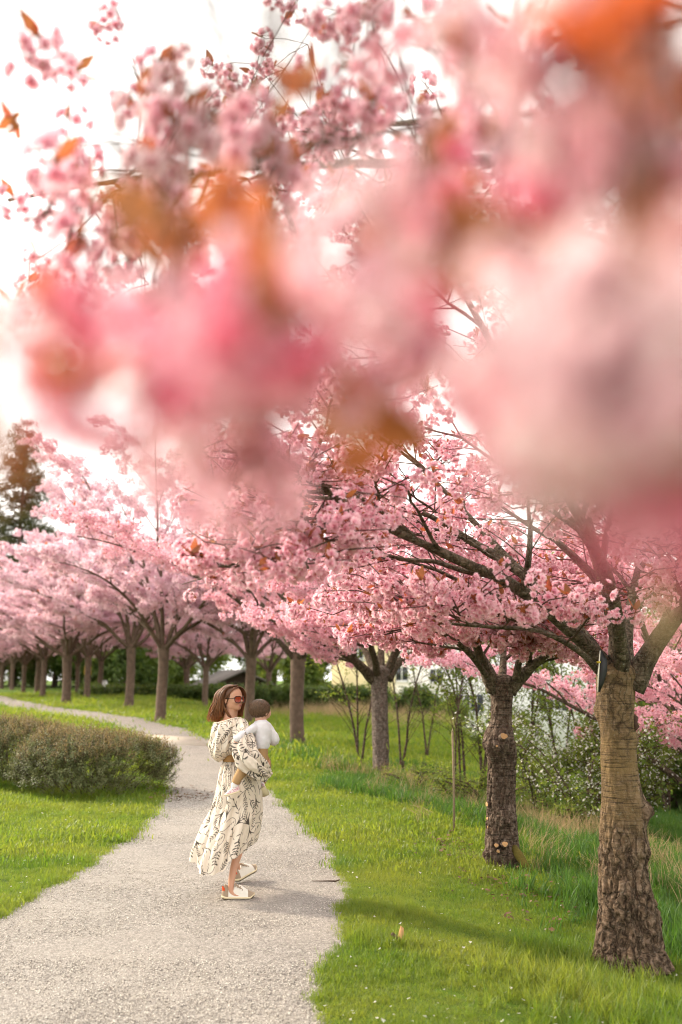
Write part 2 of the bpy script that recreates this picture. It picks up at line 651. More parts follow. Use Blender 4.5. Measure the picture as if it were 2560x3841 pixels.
BL_NEAR = [blossom_proto('blossom_cluster', 100 + i, 9 - i % 3, [(6, 0.1, 0.024), (6, 0.55, 0.021), (5, 1.05, 0.016)], 3, 3, leaves=1 + 2 * (i % 2)) for i in range(4)]
def recolour(me, mat):
    c = me.copy()
    c.materials[0] = mat
    return c


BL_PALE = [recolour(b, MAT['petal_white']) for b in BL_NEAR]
BL_DEEP = [recolour(b, MAT['petal_deep']) for b in BL_NEAR]
BL_MID = [blossom_proto('blossom_cluster_medium', 120 + i, 9, [(5, 0.2, 0.024), (5, 0.8, 0.02)], 2, 3, leaves=1) for i in range(4)]
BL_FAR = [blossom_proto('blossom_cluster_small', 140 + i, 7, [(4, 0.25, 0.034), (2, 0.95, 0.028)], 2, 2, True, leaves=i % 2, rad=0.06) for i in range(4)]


def leaf_sprig(name, seed, n, L, W, mats, mi=0, length=0.14, twig=True, upward=0.5, flower=0, clump=0.0):
    """a short twig that carries n small leaves (and a few flowers)"""
    r = np.random.default_rng(seed)
    m = MB()
    tips = []
    if twig:
        V, Fq, caps = tube(np.array(((0, 0, 0), (0.1 * length, 0, 0.55 * length), (0, 0.1 * length, length))), (0.0025, 0.002, 0.001), 3)
        m.add(V, Fq, 1)
        tips += [0.0] * len(V)
    for k in range(n):
        a = k * 2.4 + r.normal(0, 0.4)
        e = r.uniform(-0.3, 1.0) * upward + r.normal(0, 0.25)
        d = np.array((math.cos(a) * math.cos(e), math.sin(a) * math.cos(e), math.sin(e)))
        up = np.cross(np.cross(d, (0.1, 0.05, 1.0)), d)
        up /= np.linalg.norm(up) + 1e-9
        ll = L * r.uniform(0.6, 1.25)
        base = np.array((0.1 * length * math.sin(k), 0.08 * length * math.cos(k), length * (0.15 + 0.85 * k / n))) + r.normal(0, 1, 3) * clump
        V, Fq, T = patch(base, d, up, ll, ll * W, r.uniform(-0.3, 0.4), 3, 2, 0)
        m.add(V, Fq, mi)
        tips += [r.random()] * len(T)
    for k in range(flower):
        c = r.normal(0, 1, 3) * length * 0.35 + (0, 0, length * 0.7)
        for p in range(5):
            a = p * 1.257
            d = np.array((math.cos(a), math.sin(a), 0.3))
            d /= np.linalg.norm(d)
            V, Fq, T = patch(c, d, np.array((0, 0, 1.0)), 0.014, 0.007, 0.3, 2, 2)
            m.add(V, Fq, 2)
            tips += T
    me = m.mesh(name, mats)
    attr(me, 'tip', tips)
    return me


_n_sc = [0]


def scatter(name, pts, rot, scl, idx, protos, parent=None, kind='stuff', loc=None):
    """one object whose pieces are instances of the shared meshes in protos"""
    pts = np.asarray(pts, float)
    me = bpy.data.meshes.new(name)
    me.vertices.add(len(pts))
    me.vertices.foreach_set('co', pts.astype(np.float32).reshape(-1))
    attr(me, 'rot', rot, 'FLOAT_VECTOR')
    attr(me, 'scl', scl)
    a = me.attributes.new('idx', 'INT', 'POINT')
    a.data.foreach_set('value', np.asarray(idx, dtype=np.int32))
    me.update()
    for m in protos[0].materials:
        me.materials.append(m)
    o = put(name, me, parent, kind)
    key = '_'.join(p.name for p in protos)
    tree = bpy.data.node_groups.get('scatter_' + key[:40])
    if tree is None:
        c = bpy.data.collections.new('prototypes_' + key[:30])
        for i, p in enumerate(protos):
            q = bpy.data.objects.new('p%03d_%s' % (_n_sc[0] * 10 + i, p.name), p)
            c.objects.link(q)
        _n_sc[0] += 1
        tree = bpy.data.node_groups.new('scatter_' + key[:40], 'GeometryNodeTree')
        tree.interface.new_socket('Geometry', in_out='INPUT', socket_type='NodeSocketGeometry')
        tree.interface.new_socket('Geometry', in_out='OUTPUT', socket_type='NodeSocketGeometry')
        N, L = tree.nodes, tree.links
        gi, go = N.new('NodeGroupInput'), N.new('NodeGroupOutput')
        ci = N.new('GeometryNodeCollectionInfo')
        ci.inputs['Collection'].default_value = c
        ci.inputs['Separate Children'].default_value = True
        ci.inputs['Reset Children'].default_value = True
        ip = N.new('GeometryNodeInstanceOnPoints')
        ip.inputs['Pick Instance'].default_value = True

        def na(nm, typ):
            d = N.new('GeometryNodeInputNamedAttribute')
            d.data_type = typ
            d.inputs['Name'].default_value = nm
            return d.outputs['Attribute']
        L.new(gi.outputs[0], ip.inputs['Points'])
        L.new(ci.outputs[0], ip.inputs['Instance'])
        L.new(na('idx', 'INT'), ip.inputs['Instance Index'])
        L.new(na('rot', 'FLOAT_VECTOR'), ip.inputs['Rotation'])
        L.new(na('scl', 'FLOAT'), ip.inputs['Scale'])
        L.new(ip.outputs[0], go.inputs[0])
    md = o.modifiers.new('scatter', 'NODES')
    md.node_group = tree
    return o


# ------------------------------------------------------------------ cherry trees
def curve_out(p0, az, e0, e1, L, n, r, jit=0.08):
    pts = [np.array(p0, float)]
    a = az
    for i in range(n):
        t = i / (n - 1)
        e = e0 + (e1 - e0) * t + r.normal(0, jit)
        a += r.normal(0, jit)
        pts.append(pts[-1] + L / n * np.array((math.cos(a) * math.cos(e), math.sin(a) * math.cos(e), math.sin(e))))
    return np.array(pts)


def sub_branch(P, rad, t, r, L, n, yaw, up):
    f = t * (len(P) - 1)
    i = min(int(f), len(P) - 2)
    p = P[i] + (P[i + 1] - P[i]) * (f - i)
    d = P[i + 1] - P[i]
    az, el = math.atan2(d[1], d[0]), math.atan2(d[2], math.hypot(d[0], d[1]))
    return curve_out(p, az + yaw, min(1.3, max(-0.5, el * 0.5 + up)), max(-0.3, el * 0.3 + up * 0.3), L, n, r, 0.13), rad[i] * 0.55


def ramify(limbs, r, ok=None, n_sec=8, n_ter=7, sec_f=0.36, ter_L=0.55, bl_per=4, ks=(5, 4, 3), t0=0.3, zmin=-9, droop=0.03):
    """limbs: list of (points, radii).  Returns branch pieces and blossom points"""
    out, bl = [], []
    for P, rad in limbs:
        out.append((P, rad, ks[0] + 3))
        LL = np.linalg.norm(np.diff(P, axis=0), axis=1).sum()
        for k in range(n_sec):
            t = t0 + (0.98 - t0) * (k + r.uniform(0, 0.8)) / n_sec
            yaw = (1 if k % 2 else -1) * r.uniform(0.45, 1.15)
            L = LL * sec_f * (1.25 - 0.75 * t) * r.uniform(0.7, 1.25)
            Q, rq = sub_branch(P, rad, t, r, L, 6, yaw, r.uniform(-0.05, 0.6))
            Q[:, 2] = np.maximum(Q[:, 2], zmin)
            rq = np.linspace(max(0.008, rq), 0.005, len(Q))
            if ok is not None and not ok(Q[-1]):
                continue
            out.append((Q, rq, ks[1]))
            for j in range(n_ter):
                tt = 0.2 + 0.8 * (j + r.uniform(0, 0.9)) / n_ter
                yw = (1 if j % 2 else -1) * r.uniform(0.4, 1.2)
                W, rw = sub_branch(Q, rq, tt, r, ter_L * r.uniform(0.45, 1.3), 3, yw, r.uniform(-0.25, 0.7))
                W[:, 2] = np.maximum(W[:, 2], zmin)
                if ok is not None and not ok(W[-1]):
                    continue
                out.append((W, np.linspace(0.0055, 0.0028, len(W)), ks[2]))
                for b in range(bl_per):
                    s = r.uniform(0.25, 1.02) * (len(W) - 1)
                    i = min(int(s), len(W) - 2)
                    q = W[i] + (W[i + 1] - W[i]) * (s - i) + r.normal(0, 0.025, 3) - (0, 0, droop)
                    bl.append(q)
            for b in range(2):
                bl.append(Q[-1] + r.normal(0, 0.04, 3))
    return out, np.array(bl)


def branches_mesh(name, pieces, mats, thick=0.012):
    m = MB()
    for P, rad, k in pieces:
        if k > 4 and len(P) > 3:     # refine main limbs so that they bend smoothly and are knobbly
            s = np.linspace(0, len(P) - 1, len(P) * 3)
            i = np.minimum(s.astype(int), len(P) - 2)
            f = (s - i)[:, None]
            G = np.gradient(P, axis=0)
            h = f * f * (3 - 2 * f)
            Q = P[i] + (P[i + 1] - P[i]) * f + (f * (1 - f) ** 2 * (G[i] - (P[i + 1] - P[i])) - f * f * (1 - f) * (G[i + 1] - (P[i + 1] - P[i])))
            rr = np.interp(s, np.arange(len(P)), rad)
            V, Fq, caps = tube(Q, rr, k)
            V = V.reshape(len(Q), k, 3)
            c = Q[:, None, :]
            nn = fnoise(V[..., 0] * 14, V[..., 1] * 14, V[..., 2] * 14, 2)
            V = c + (V - c) * (1 + 0.16 * nn[..., None])
            m.add(V.reshape(-1, 3), [Fq] + caps, 0 if rr[0] > thick else 1)
        else:
            V, Fq, caps = tube(P, rad, k)
            m.add(V, Fq, 0 if rad[0] > thick else 1)
    return m.mesh(name, mats)


def trunk_rings(C, rad, k, rough, bumps=(), seed=0.0, freq=9.0, elong=0.45):
    """trunk surface: centres C, radii rad; rough(z index t) ridge depth; bumps: (height z, angle, size, depth)"""
    n = len(C)
    a = np.arange(k) / k * 2 * math.pi
    z = C[:, 2][:, None]
    ca, sa = np.cos(a)[None, :], np.sin(a)[None, :]
    rr = rad[:, None] * np.ones((1, k))
    nn = fnoise(ca * 2.2 + seed, sa * 2.2, z * freq * elong, 3)
    fine = fnoise(ca * 5.5 + seed, sa * 5.5, z * freq * 1.1, 3)
    grit = fnoise(ca * 13 + seed, sa * 13, z * freq * 4.5, 2)
    plate = np.clip(np.abs(fine) * 2.2, 0, 1)
    rr = rr * (1 + 0.05 * nn) + rough[:, None] * ((plate - 0.6) * 1.3 + 0.14 * grit)
    for (bz, ba, bs, bd) in bumps:
        da = np.angle(np.exp(1j * (a[None, :] - ba))) * rad[:, None]
        g = np.exp(-((da) ** 2 + (z - bz) ** 2) / (2 * bs * bs))
        rr = rr + bd * g * (1 + 0.5 * fine)
    V = np.stack([C[:, 0:1] + rr * ca, C[:, 1:2] + rr * sa, z * np.ones((1, k))], -1)
    return V.reshape(-1, 3), [grid_faces(n, k)]


def euler_for(bl, r, hang=0.7):
    return np.stack([r.normal(0, hang, len(bl)), r.normal(0, hang, len(bl)), r.uniform(0, 6.28, len(bl))], -1)


def cherry(label, base, r_seed, trunk_r, fork, limb_specs=None, n_limb=6, reach=3.2, bl='far', n_sec=8, n_ter=7, bl_per=4, bl_scale=1.3, lean=(0, 0),
           bark=None, limbs_xyz=None, trunk_rows=None, bumps=(), rough=0.012, single=0, group='cherry trees lining the gravel path', k_tr=24, near=False,
           zmin=None, thin=None, t0=0.25):
    r = np.random.default_rng(r_seed)
    base = np.array(base, float)
    root = empty('cherry_tree', base, label, 'tree', group)
    bark = bark or MAT['bark']
    # trunk
    if trunk_rows is None:
        nz_ = 26
        t = np.linspace(0, 1, nz_)
        z = -0.12 + t * (fork + 0.12)
        C = np.stack([lean[0] * t + 0.02 * np.sin(t * 5 + r_seed), lean[1] * t, z], -1)
        rad = trunk_r * (1 + 0.75 * np.exp(-(z + 0.1) / 0.16) + 0.16 * sm(0.75, 1.0, t))
        rough_a = rough * (1 - 0.55 * sm(0.2, 0.6, t))
    else:
        C, rad, rough_a = trunk_rows
        C = C - base
    m = MB()
    V, Fq = trunk_rings(C, rad, k_tr, rough_a, bumps, r_seed * 1.7)
    m.add(V, Fq, 0)
    Vt = V[-k_tr:]
    ct_ = Vt.mean(0)
    dome = np.vstack([Vt] + [ct_ + (Vt - ct_) * s_ + (0, 0, h_ * trunk_r) for s_, h_ in ((0.93, 0.22), (0.75, 0.42), (0.45, 0.55), (0.1, 0.6))])
    m.add(dome, grid_faces(5, k_tr), 0)
    top = C[-1]
    limbs = []
    if limbs_xyz:
        for P, r0, r1 in limbs_xyz:
            P = np.array(P, float) - base
            rad_l = r1 + (r0 - r1) * (1 - np.linspace(0, 1, len(P))) ** 1.65
            limbs.append((P, rad_l))
    else:
        for k in range(n_limb):
            az = k * 2 * math.pi / n_limb + r.normal(0, 0.22) + r_seed
            inner = k % 2 == 1
            e0, e1 = (1.3, r.uniform(0.75, 1.15)) if inner else (r.uniform(0.62, 0.92), r.uniform(0.0, 0.42))
            P = curve_out(top + (math.cos(az) * trunk_r * 0.4, math.sin(az) * trunk_r * 0.4, -0.12), az, e0, e1, reach * r.uniform(0.9, 1.15) * (1.12 if inner else 1.0), 9, r, 0.07)
            limbs.append((P, 0.012 + (trunk_r * 0.44 - 0.012) * (1 - np.linspace(0, 1, len(P))) ** 1.15))
    pieces, B = ramify(limbs, r, None if thin is None else (lambda p: bool(thin((p + base)[None])[0])), n_sec, n_ter, bl_per=bl_per, zmin=(fork - 0.05 if zmin is None else zmin), t0=t0)
    if thin is not None:
        B = B[thin(B + base)]
    trunk = m.build('trunk', [bark], root)
    put('branches', branches_mesh('branches', pieces, [MAT['bark_limb'] if bl != 'far' else MAT['bark_far'], MAT['twig']]), root, 'stuff')
    protos = {'near': BL_NEAR, 'mid': BL_MID, 'far': BL_FAR}[bl]
    sc = bl_scale * r.uniform(0.62, 1.25, len(B))
    ro = euler_for(B, r)
    ix = r.integers(0, len(protos), len(B))
    if single:
        w = B + base
        dist = np.linalg.norm(w - np.array((0, 0, CAM_Z)), axis=1)
        ax = np.abs(w[:, 0]) < 0.36 * w[:, 1] + 0.3
        order = np.argsort(np.where(ax, dist / sc, 1e6))
        for i in order[:single]:
            o = put('blossom_cluster', protos[ix[i]], root)
            o.location, o.rotation_euler, o.scale = B[i], ro[i], (sc[i],) * 3
        rest = order[single:]
    else:
        rest = np.arange(len(B))
    scatter('blossoms', B[rest], ro[rest], sc[rest], ix[rest], protos, root)
    return root


def copy_tree(root, loc, rz, sc, label):
    c = root.copy()
    COL.objects.link(c)
    c.location, c.rotation_euler, c.scale = loc, (0, 0, rz), (sc, sc, sc)
    c['label'] = label
    for ch in root.children:
        d = ch.copy()
        COL.objects.link(d)
        d.parent = c
    return c


# ------------------------------------------------------------------ other trees and shrubs
GREEN_SPRIG = [leaf_sprig('green_sprig', 200 + i, 9, 0.05, 0.26, [MAT['green'], MAT['twig']], length=0.16, clump=0.03) for i in range(3)]
BIG_SPRIG = [leaf_sprig('leaf_clump', 210 + i, 16, 0.17, 0.32, [MAT['green'], MAT['twig']], length=0.45, clump=0.14) for i in range(3)]
DARK_SPRIG = [leaf_sprig('dark_leaf_clump', 220 + i, 16, 0.17, 0.32, [MAT['darkgreen'], MAT['twig']], length=0.45, clump=0.14) for i in range(3)]
WHITE_SPRIG = [leaf_sprig('white_flower_sprig', 230 + i, 8, 0.045, 0.3, [MAT['green'], MAT['twig'], MAT['white_petal']], length=0.16, flower=2, clump=0.03) for i in range(3)]
SHRUB_SPRIG = [leaf_sprig('shrub_sprig', 240 + i, 22, 0.026, 0.26, [MAT['shrub'], MAT['twig']], length=0.16, clump=0.012) for i in range(3)]
SHRUB_TIP = [leaf_sprig('shrub_tip_sprig', 250 + i, 22, 0.024, 0.24, [MAT['shrub_top'], MAT['twig']], length=0.19, clump=0.012, upward=0.9) for i in range(3)]
NEEDLE_SPRIG = [leaf_sprig('needle_spray', 260 + i, 26, 0.30, 0.10, [MAT['needle'], MAT['twig']], length=0.9, clump=0.1, upward=-0.2) for i in range(3)]


def broad_tree(name, label, base, h, rad, seed, sprigs, n, cat='tree', group=None, trunk_r=0.12, low=0.1, lobes=9, sc=1.0, wide=1.0, bark='bark_far'):
    """trunk with limbs and a crown of leaf clumps gathered in uneven lobes"""
    r = np.random.default_rng(seed)
    root = empty(name, base, label, cat, group)
    m = MB()
    zt = h * 0.75
    m.tube([(0, 0, -0.2), (0.03 * h, 0, zt * 0.5), (0, 0.02 * h, zt)], (trunk_r, trunk_r * 0.7, trunk_r * 0.2), 8)
    cs = []
    for k in range(lobes):
        a = k * 2.4 + r.uniform(-0.4, 0.4)
        t = (k + 0.5) / lobes
        z = h * (low + (0.92 - low) * t)
        w = rad * math.sin(math.pi * (0.22 + 0.72 * t)) * r.uniform(0.5, 1.0)
        c = np.array((math.cos(a) * w, math.sin(a) * w * wide, z))
        cs.append((c, rad * r.uniform(0.32, 0.6)))
        m.tube([(0, 0, z * 0.55), c * (0.5, 0.5, 0.9), c], (trunk_r * 0.4, trunk_r * 0.25, 0.015), 4)
    m.build('trunk', [MAT[bark]], root)
    pts = []
    for c, s in cs:
        q = r.normal(0, 1, (n // lobes, 3))
        q /= np.linalg.norm(q, axis=1)[:, None]
        q = q * (r.random(len(q)) ** 0.4)[:, None] * s * (1.0, 1.0, 0.8) + c
        pts.append(q)
    pts = np.vstack(pts)
    pts = pts[pts[:, 2] > 0.02]
    ro = euler_for(pts, r, 0.9)
    scatter('crown', pts, ro, sc * r.uniform(0.7, 1.4, len(pts)), r.integers(0, len(sprigs), len(pts)), sprigs, root)
    return root


def sapling(label, base, h, seed, sprigs=None, stems=2, spread=0.5, n=260, r0=0.03, low=0.35, group='thin trees on the bank', name='young_tree', arch=0.0, lsc=1.0, az0=None):
    r = np.random.default_rng(seed)
    sprigs = sprigs or GREEN_SPRIG
    root = empty(name, base, label, 'tree' if name == 'young_tree' else 'shrub', group)
    br, pts = MB(), []
    for s in range(stems):
        az = (seed * 1.3 + s * 2.1) if az0 is None else az0 + r.normal(0, 0.6)
        P = curve_out((r.normal(0, 0.05), r.normal(0, 0.05), -0.15), az, 1.53 - 0.05 * s, 1.35 - spread * 0.5 - arch, h * r.uniform(0.8, 1.05), 9, r, 0.06)
        rad = np.linspace(r0 * r.uniform(0.7, 1.1), 0.006, len(P))
        MB().tube(P, rad, 6).build('stem', [MAT['bark']], root)
        for k in range(int(9 + h * 2.4)):
            t = low + (1 - low) * r.random()
            Q, rq = sub_branch(P, rad, t, r, h * 0.26 * (1.25 - t * 0.8) * r.uniform(0.5, 1.3), 4, r.uniform(-1.6, 1.6), r.uniform(-0.2, 0.6) - arch * 0.6)
            br.tube(Q, np.linspace(0.007, 0.003, len(Q)), 3, cap=False)
            m_ = max(2, int(n / (stems * (9 + h * 2.4))))
            for b in range(m_):
                f = r.uniform(0.15, 1.0) * (len(Q) - 1)
                i = min(int(f), len(Q) - 2)
                pts.append(Q[i] + (Q[i + 1] - Q[i]) * (f - i) + r.normal(0, 0.04, 3))
    br.build('twigs', [MAT['twig']], root, kind='stuff')
    pts = np.array(pts)
    scatter('foliage', pts, euler_for(pts, r, 0.8), lsc * r.uniform(0.7, 1.4, len(pts)), r.integers(0, len(sprigs), len(pts)), sprigs, root)
    return root
# ------------------------------------------------------------------ ground
def stretched(lo, hi, core0, core1, step, grow):
    c = list(np.arange(core0, core1 + 1e-6, step))
    s = step
    while c[-1] < hi:
        s *= grow
        c.append(c[-1] + s)
    s = step
    while c[0] > lo:
        s *= grow
        c.insert(0, c[0] - s)
    return np.array(c)


gx = stretched(-900, 900, -4.0, 3.4, 0.075, 1.06)
gy = stretched(-120, 1600, 4.2, 17.0, 0.085, 1.05)
GX, GY = np.meshgrid(gx, gy)
gz = ground(GX, GY)
gz = gz - 5.0 * sm(0.095, 0.15, GX / np.maximum(GY, 1)) * sm(28, 62, GY)
pd = path_dist(GX.ravel(), GY.ravel()).reshape(GX.shape)
gz = gz - 0.045 * (1 - sm(-0.07, 0.05, pd))
n = NT('lawn_soil')
c = n.coord('Object')
p1, p2 = n.noise(0.55, 5, 0.6, c), n.noise(9, 5, 0.65, c)
col = n.ramp(p1, [(0.3, (0.050, 0.115, 0.012)), (0.5, (0.085, 0.155, 0.016)), (0.7, (0.125, 0.165, 0.025))])
col = n.mix(n.ramp(p2, [(0.42, (0, 0, 0)), (0.7, (0.55,) * 3)]), col, (0.075, 0.06, 0.025))
g_mat = n.done(n.surf(col, 0.95, n.bump(n.noise(38, 4, 0.7, c), 0.8, 0.05), 0.1))
gm = mesh_of('ground', np.stack([GX, GY, gz], -1).reshape(-1, 3), grid_faces(len(gy), len(gx), False), [g_mat])
put('ground', gm, kind='structure')


def gdip(x, y):
    return ground(x, y) - 5.0 * sm(0.095, 0.15, x / np.maximum(y, 1)) * sm(28, 62, y)


# ------------------------------------------------------------------ gravel path
def path_sheet():
    cs, s = [], np.arange(0, len(PL) - 1, 0.12)
    P = np.stack([np.interp(s, np.arange(len(PL)), PL[:, k]) for k in range(3)], -1)
    T = np.gradient(P[:, :2], axis=0)
    T /= np.linalg.norm(T, axis=1)[:, None]
    Nn = np.stack([T[:, 1], -T[:, 0]], -1)
    k = 41
    w = np.linspace(-1, 1, k)
    X = P[:, None, :2] + Nn[:, None, :] * (w[None, :, None] * (P[:, None, 2:3] / 2 + 0.16))
    x, y = X[..., 0], X[..., 1]
    z = ground(x, y) - 0.012 + 0.006 * fnoise(x * 1.7, y * 1.7, 0, 2) + 0.0035 * fnoise(x * 22, y * 22, 3.0, 2)
    return mesh_of('gravel_path', np.stack([x, y, z], -1).reshape(-1, 3), grid_faces(len(P), k, False)[:, ::-1])


n = NT('gravel')
c = n.coord('Object')
vo = n.n('ShaderNodeTexVoronoi', Scale=125.0)
n.link(c, vo.inputs['Vector'])
vo2 = n.n('ShaderNodeTexVoronoi', Scale=62.0)
n.link(c, vo2.inputs['Vector'])
sep = n.n('ShaderNodeSeparateColor')
n.link(vo.outputs['Color'], sep.inputs[0])
sep2 = n.n('ShaderNodeSeparateColor')
n.link(vo2.outputs['Color'], sep2.inputs[0])
stone = n.ramp(sep.outputs[0], [(0.0, (0.10, 0.092, 0.087)), (0.35, (0.26, 0.238, 0.218)), (0.7, (0.355, 0.328, 0.30)), (1.0, (0.58, 0.55, 0.51))])
stone2 = n.ramp(sep2.outputs[1], [(0.0, (0.12, 0.11, 0.102)), (0.5, (0.30, 0.275, 0.25)), (1.0, (0.53, 0.50, 0.46))])
col = n.mix(0.45, stone, stone2)
gap = n.ramp(vo.outputs['Distance'], [(0.25, (1, 1, 1)), (0.75, (0.62, 0.60, 0.58))])
col = n.mix(1.0, col, gap, 'MULTIPLY')
dirt = n.noise(0.9, 5, 0.62, c)
col = n.mix(n.ramp(dirt, [(0.35, (0.0,) * 3), (0.68, (0.55,) * 3)]), col, (0.33, 0.298, 0.26))
dk = n.noise(4.5, 6, 0.75, c)
col = n.mix(n.ramp(dk, [(0.60, (0,) * 3), (0.74, (0.6,) * 3)]), col, (0.15, 0.135, 0.13))
h = n.math('SUBTRACT', n.math('MULTIPLY', n.noise(60, 3, 0.6, c), 0.5), vo.outputs['Distance'])
gr_mat = n.done(n.surf(col, 0.9, n.bump(h, 0.9, 0.008), 0.2))
pm = path_sheet()
pm.materials.append(gr_mat)
put('gravel_path', pm, kind='structure')

# pale concrete slab across the path, beyond the shrubs
r = np.random.default_rng(3)
slab_m = M_plain('pale_concrete', (0.50, 0.44, 0.36), 0.9, 0.2, 0.12, 8, 0.2)
m = MB()
a0, a1, b0, b1 = np.array((-4.55, 23.1)), np.array((-2.9, 22.6)), np.array((-5.35, 25.6)), np.array((-3.6, 25.0))
V = []
for z_ in (-0.1, 0.012):
    for q in (a0, a1, b1, b0):
        V.append((q[0], q[1], float(ground(q[0], q[1])) + z_))
m.add(V, np.array([(4, 5, 6, 7), (0, 1, 5, 4), (1, 2, 6, 5), (2, 3, 7, 6), (3, 0, 4, 7)]))
put('pavement_slab', m.mesh('pavement_slab', [slab_m], False), kind='structure')

# loose chippings and litter on the path
stone_m = NT('loose_stone')
rr = stone_m.rnd()
stone_m = stone_m.done(stone_m.surf(stone_m.ramp(rr, [(0.0, (0.16, 0.14, 0.13)), (0.4, (0.40, 0.36, 0.31)), (1.0, (0.66, 0.61, 0.54))]), 0.85, None, 0.25))


def chip(seed):
    q = np.random.default_rng(seed)
    V = np.array([(1, 0, 0), (0.3, 0.9, 0), (-0.8, 0.55, 0), (-0.8, -0.6, 0), (0.35, -0.9, 0), (0.1, 0.1, 0.65), (-0.1, 0, -0.5)]) * q.uniform(0.7, 1.25, (7, 1))
    return mesh_of('stone_chip', V, np.array([(0, 1, 5), (1, 2, 5), (2, 3, 5), (3, 4, 5), (4, 0, 5), (1, 0, 6), (2, 1, 6), (3, 2, 6), (4, 3, 6), (0, 4, 6)]), [stone_m], smooth=False)


CHIPS = [chip(i) for i in range(4)]
y_ = 4.6 + 9.0 * r.random(90000) ** 1.6
x_ = r.uniform(-4.2, 0.3, len(y_))
d_ = path_dist(x_, y_)
k_ = (d_ < 0.06 + 0.05 * r.normal(0, 1, len(d_))) & (np.abs(x_) < 0.36 * y_ + 0.3)
x_, y_ = x_[k_], y_[k_]
scatter('gravel_stones', np.stack([x_, y_, ground(x_, y_) - 0.010], -1), r.uniform(0, 6.28, (len(x_), 3)) * (0.1, 0.1, 1), r.uniform(0.0025, 0.0068, len(x_)),
        r.integers(0, 4, len(x_)), CHIPS)
tag(bpy.data.objects['gravel_stones'], 'loose pale stone chippings lying on the gravel path', 'gravel')


# ------------------------------------------------------------------ grass
def grass_proto(seed, nb, L, W, mat, spread, bend=0.5):
    q = np.random.default_rng(seed)
    m = MB()
    tips = []
    for b in range(nb):
        a, e = q.uniform(0, 6.28), q.uniform(0.1, 1.0) * bend
        h = L * q.uniform(0.55, 1.2)
        p0 = np.append(q.normal(0, spread, 2), -0.01)
        d = np.array((math.cos(a), math.sin(a), 0))
        s = np.array((-math.sin(a), math.cos(a), 0)) * W * q.uniform(0.7, 1.3)
        V = []
        for t, w in ((0, 1.0), (0.5, 0.85), (0.85, 0.5)):
            c = p0 + d * h * (e * t * t) + np.array((0, 0, h * t * (1 - 0.25 * e * t)))
            V += [c - s * w, c + s * w]
        V.append(p0 + d * h * e + np.array((0, 0, h * (1 - 0.28 * e))))
        m.add(V, [np.array([(0, 1, 3, 2), (2, 3, 5, 4)]), np.array([(4, 5, 6)])])
        tips += [q.random()] * 7
    me = m.mesh('grass_tuft', [mat])
    attr(me, 'tip', tips)
    return me


def lawn(name, protos, y0, y1, n, scl, seed, cond, xr=0.36, pw=1.0):
    q = np.random.default_rng(seed)
    y = y0 + (y1 - y0) * q.random(n) ** pw
    x = (q.random(n) * 2 - 1) * (xr * y + 0.35)
    k = cond(x, y, q)
    x, y = x[k], y[k]
    s = scl * q.uniform(0.6, 1.25, len(x)) * (1 + 0.35 * wob(x, y, 2.1) + 0.3 * fnoise(x * 1.3, y * 1.3, 2.0, 2))
    P = np.stack([x, y, gdip(x, y) - 0.005], -1)
    ro = np.stack([q.normal(0, 0.18, len(x)), q.normal(0, 0.18, len(x)), q.uniform(0, 6.28, len(x))], -1)
    return scatter(name, P, ro, np.maximum(s, 0.25), q.integers(0, len(protos), len(x)), protos)


def rowd(x, y):
    return x - np.interp(y, ROW_Y, ROW_X)


G_NEAR = [grass_proto(300 + i, 24, 0.042, 0.0017, MAT['grass'], 0.032, 0.8) for i in range(5)]
G_MID = [grass_proto(310 + i, 24, 0.052, 0.0036, MAT['grass'], 0.075, 0.8) for i in range(4)]
G_FAR = [grass_proto(320 + i, 20, 0.085, 0.011, MAT['grass'], 0.22) for i in range(4)]
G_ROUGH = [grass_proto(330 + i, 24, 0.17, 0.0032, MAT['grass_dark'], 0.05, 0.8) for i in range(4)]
G_TUSS = [grass_proto(340 + i, 30, 0.17, 0.0024, MAT['grass'], 0.035, 0.75) for i in range(4)]
G_STRAW = [grass_proto(350 + i, 22, 0.30, 0.0022, MAT['straw'], 0.06, 0.9) for i in range(3)]

lawn_near = lawn('lawn_grass', G_NEAR, 4.4, 10.0, 66000, 0.88, 1, lambda x, y, q: (path_dist(x, y) > 0.05 * np.abs(q.normal(0, 1, len(x))) - 0.045), pw=0.9)
lawn_mid = lawn('middle_lawn_grass', G_MID, 9.0, 18.5, 42000, 1.0, 2, lambda x, y, q: path_dist(x, y) > 0.06 * np.abs(q.normal(0, 1, len(x))) - 0.02, pw=0.8)
lawn_far = lawn('distant_lawn_grass', G_FAR, 17.5, 62, 52000, 1.0, 3, lambda x, y, q: path_dist(x, y) > 0.12, pw=0.85)
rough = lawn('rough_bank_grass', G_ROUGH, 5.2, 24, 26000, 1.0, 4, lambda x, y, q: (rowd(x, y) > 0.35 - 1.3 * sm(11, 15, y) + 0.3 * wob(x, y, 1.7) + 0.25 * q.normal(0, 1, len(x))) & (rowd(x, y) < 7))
tag(lawn_near, 'bright short lawn grass growing beside the gravel path', 'grass')
tag(lawn_mid, 'short lawn grass behind the woman around the tree trunks', 'grass')
tag(lawn_far, 'sunlit lawn grass far off under the cherry avenue', 'grass')
tag(rough, 'long dark rough grass on the bank behind the cherry trunks', 'grass')

